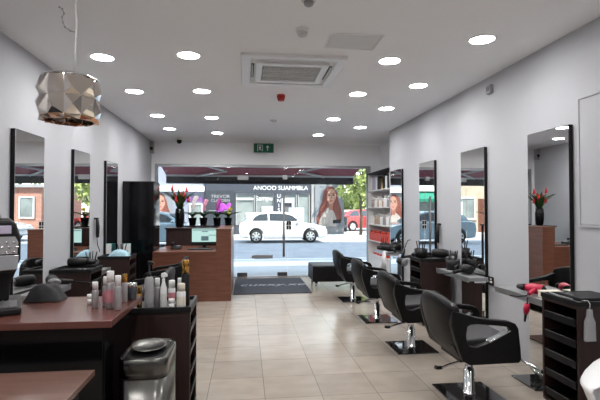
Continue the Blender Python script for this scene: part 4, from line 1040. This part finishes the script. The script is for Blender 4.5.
def poster(label, cx, y, z0, w, h):
    t = thing('portrait_poster', label, 'poster', (cx, y, z0), 0, 'large portrait posters across the street')
    MB().box((-w/2, 0, 0), (w/2, .05, h)).build('board', M['posterbg'], t)
    p = MB()
    def lay(m_, pts, k): p.m(m_).prism([(x*w, z*h) for x, z in pts], -.003*k-.004, -.003*k, 'y')
    def ell(cx_, cz, rx, rz, n=22, a0=0, a1=360): return [(cx_+rx*math.cos(math.radians(a0+(a1-a0)*i/n)), cz+rz*math.sin(math.radians(a0+(a1-a0)*i/n))) for i in range(n)]
    lay(M['hair'], [(-.10,.93),(.0,.97),(.12,.96),(.22,.90),(.30,.78),(.34,.62),(.42,.46),(.46,.30),(.44,.14),(.30,.10),(.24,.24),(-.24,.24),(-.28,.04),(-.42,.02),(-.46,.18),(-.38,.32),(-.32,.48),(-.26,.58),(-.22,.74),(-.18,.86)], 1)
    lay(M['blouse'], [(-.40,.0),(.26,.0),(.27,.16),(.20,.32),(.08,.44),(-.02,.46),(-.12,.40),(-.24,.30),(-.34,.16)], 2)
    lay(M['skin2'], [(.0,.40),(.12,.40),(.17,.60),(-.03,.60)], 3)
    lay(M['skin'], [(-.10,.76),(-.08,.67),(-.03,.59),(.05,.535),(.11,.54),(.19,.60),(.25,.69),(.26,.79),(.20,.88),(.08,.92),(-.04,.88)], 4)
    lay(M['hair'], [(.06,.95),(-.06,.90),(-.15,.80),(-.15,.62),(-.24,.46),(-.22,.34),(-.12,.44),(-.085,.60),(-.085,.74),(-.03,.86)], 5)
    lay(M['hair'], [(.06,.95),(.20,.91),(.31,.76),(.31,.58),(.38,.44),(.32,.30),(.23,.40),(.245,.56),(.26,.70),(.20,.86)], 5)
    for ex_ in (.005, .165):
        lay(M['hair'], ell(ex_, .79, .05, .010), 6); lay(M['blackmatt'], ell(ex_, .755, .04, .015), 6)
    lay(M['skin2'], [(.075,.75),(.10,.75),(.112,.685),(.065,.685)], 6)
    lay(M['lips'], ell(.088, .62, .06, .018), 6)
    lay(M['blackmatt'], [(.14,.075),(.42,.085),(.42,.17),(.14,.16)], 7)
    p.build('portrait_print', None, t)
    return t
wl = thing('rendered_wall', 'grey rendered wall carrying the portrait poster across the street', 'wall', (0,0,0))
MB().box((3.8, Y0+.1, 0), (5.75, Y0+.5, 3.3)).build('wall_body', M['concrete'], wl)
MB().box((3.78, Y0+.05, 3.3), (5.77, Y0+.55, 3.38)).build('coping', M['kerb'], wl)
poster('large poster of a person with auburn hair, right of the slate shop', 4.84, Y0+.03, .42, 1.66, 2.45)
poster('large poster of a person with auburn hair, behind the reception flowers', -4.95, Y0+.14, .22, 1.66, 2.2)
db = thing('display_stand', 'white framed display stand on the far pavement behind the white car', 'display stand', (0,0,0))
MB().frame([(1.93,-.01),(2.58,-.01),(2.58,2.02),(1.93,2.02)], [(2.02,.9),(2.48,.9),(2.48,1.78),(2.02,1.78)], 24.3, 24.6, 'y').build('frame', M['white'], db, .01)
MB().box((2.02, 24.42, .9), (2.48, 24.46, 1.78)).build('pane', M['midgrey'], db)
bb = thing('pavement_board', 'plain pale grey board standing behind the white car', 'board', (0,0,0))
MB().box((2.30, 24.2, .45), (3.12, 24.24, 1.52)).build('board_panel', M['paleblue'], bb)
for x in (2.36, 3.02): MB().box((x, 24.2, -.01), (x+.04, 24.24, .45)).build('leg', M['grey'], bb)

gs = thing('awning_shop', 'shop with green awning across the street, seen in the third right-hand mirror', 'building', (0,0,0))
MB().box((-9.0, Y0+.2, 0), (-5.95, Y0+7, 6.2)).build('wall', M['beige'], gs)
MB().prism([(Y0-.9, 1.88), (Y0-.9, 2.05), (Y0+.2, 2.5), (Y0+.2, 2.44)], -8.9, -6.05, 'x').build('awning', M['greenawning'], gs)
MB().box((-9.0, Y0, 2.55), (-5.95, Y0+.2, 3.0)).build('fascia', M['signwhite'], gs)
MB().box((-8.8, Y0+.12, .4), (-6.2, Y0+.2, 1.85)).build('window', M['shopglass'], gs)
MB().box((-9.0, Y0+.1, 0), (-5.95, Y0+.2, .4)).build('stall_riser', M['tan'], gs)
bbd = thing('beige_building', 'beige rendered house across the street, seen in the second right-hand mirror', 'building', (0,0,0))
MB().box((-13.2, Y0+.2, 0), (-9.05, Y0+7, 6.5)).build('wall', M['beige'], bbd)
for a in (-10.4, -12.4):
    wn = MB().frame([(a, .8), (a+1, .8), (a+1, 2.2), (a, 2.2)], [(a+.08, .88), (a+.92, .88), (a+.92, 2.12), (a+.08, 2.12)], Y0+.1, Y0+.22, 'y').build('window', M['white'], bbd)
    MB().box((a+.08, Y0+.14, .88), (a+.92, Y0+.17, 2.12)).build('pane', M['shopglass'], wn)
MB().box((-11.2, Y0+.12, 0), (-10.6, Y0+.2, 2.1)).build('door', M['walnut'], bbd)
br = thing('brick_building', 'low red brick building across the street, seen in the nearest left-hand mirror', 'building', (0,0,0))
MB().box((10.6, 27.5, 0), (17, 33, 2.75)).build('wall', M['brick'], br)
MB().box((10.4, 27.3, 2.75), (17.2, 33.2, 2.92)).build('roof', M['grey'], br)
for a in (11.0, 13.0, 15.0):
    wn = MB().frame([(a, .9), (a+.9, .9), (a+.9, 2.2), (a, 2.2)], [(a+.07, .97), (a+.83, .97), (a+.83, 2.13), (a+.07, 2.13)], 27.42, 27.55, 'y').build('window', M['white'], br)
    MB().box((a+.07, 27.46, .97), (a+.83, 27.49, 2.13)).build('pane', M['shopglass'], wn)

# trees
def tree(label, loc, h, trunk_h, rx, n, seed, trunk_r=.14, leaf=.17):
    t = thing('tree', label, 'tree', loc, 0, 'trees across the street'); r_ = random.Random(seed)
    tk = MB(); tk.tube([(0, 0, 0), (.05, 0, trunk_h*.5), (-.03, .03, trunk_h), (.02, 0, h*.8)], [trunk_r, trunk_r*.8, trunk_r*.65, trunk_r*.2], 9)
    for k in range(6):
        a = k*1.05+r_.random(); z = trunk_h*(.85)+k*(h-trunk_h)*.09
        tk.tube([(0, 0, z), (rx*.35*math.cos(a), rx*.35*math.sin(a), z+rx*.3), (rx*.7*math.cos(a), rx*.7*math.sin(a), z+rx*.5)], [trunk_r*.4, trunk_r*.28, trunk_r*.1], 6)
    tk.build('trunk', M['bark'], t)
    blobs = []
    for k in range(16):
        a = r_.uniform(0, 2*PI); q = r_.random()**.5*rx*.75; blobs.append((q*math.cos(a), q*math.sin(a), r_.uniform(trunk_h+rx*.1, h-rx*.3), r_.uniform(rx*.32, rx*.55)))
    cr = MB()
    for k in range(n):
        b = r_.choice(blobs); v = Vector((r_.gauss(0,1), r_.gauss(0,1), r_.gauss(0,1))).normalized()*b[3]*r_.uniform(.55, 1.05)
        p = Vector(b[:3])+v; a = Vector((r_.gauss(0,1), r_.gauss(0,1), r_.gauss(0,1))).normalized(); c_ = a.orthogonal().normalized(); s_ = leaf*r_.uniform(.6, 1.3)
        d_ = a.cross(c_)
        cr.add([p-c_*s_, p-d_*s_*.55, p+c_*s_, p+d_*s_*.55], [(0,1,2,3)])
    cr.build('crown', M['treeleaf'], t)
tree('slim pavement tree right of the portrait poster', (6.45, 24.9, -.01), 5.6, 2.1, 1.35, 1500, 1, .10, .13)
tree('broad tree behind the parked cars across the street, left of the slim tree', (5.9, 41, -.01), 8.5, 1.6, 3.1, 2600, 2, .25, .28)
tree('broad tree behind the parked cars across the street, furthest right', (12.6, 41, -.01), 9, 1.6, 3.2, 2600, 5, .25, .28)
tree('leafy tree behind the red brick building', (19.5, 38, -.01), 7.5, 1.8, 3, 2200, 3, .25, .26)
tree('leafy tree left of the beige house across the street', (-15.2, 25.2, -.01), 7.0, 1.8, 2.8, 2400, 4, .2, .2)
hd = MB(); r_ = random.Random(9)
for k in range(1500):
    p = Vector((r_.uniform(5.7, 12), r_.uniform(46, 47), r_.uniform(0, 3.2))); a = Vector((r_.gauss(0,1), r_.gauss(0,1), r_.gauss(0,1))).normalized(); c_ = a.orthogonal().normalized(); d_ = a.cross(c_); s_ = .3
    hd.add([p-c_*s_, p-d_*s_*.6, p+c_*s_, p+d_*s_*.6], [(0,1,2,3)])
o = hd.build('hedge', M['treeleaf']); tag(o, 'dense green hedge far behind the parked cars across the street', 'hedge', kind='stuff')
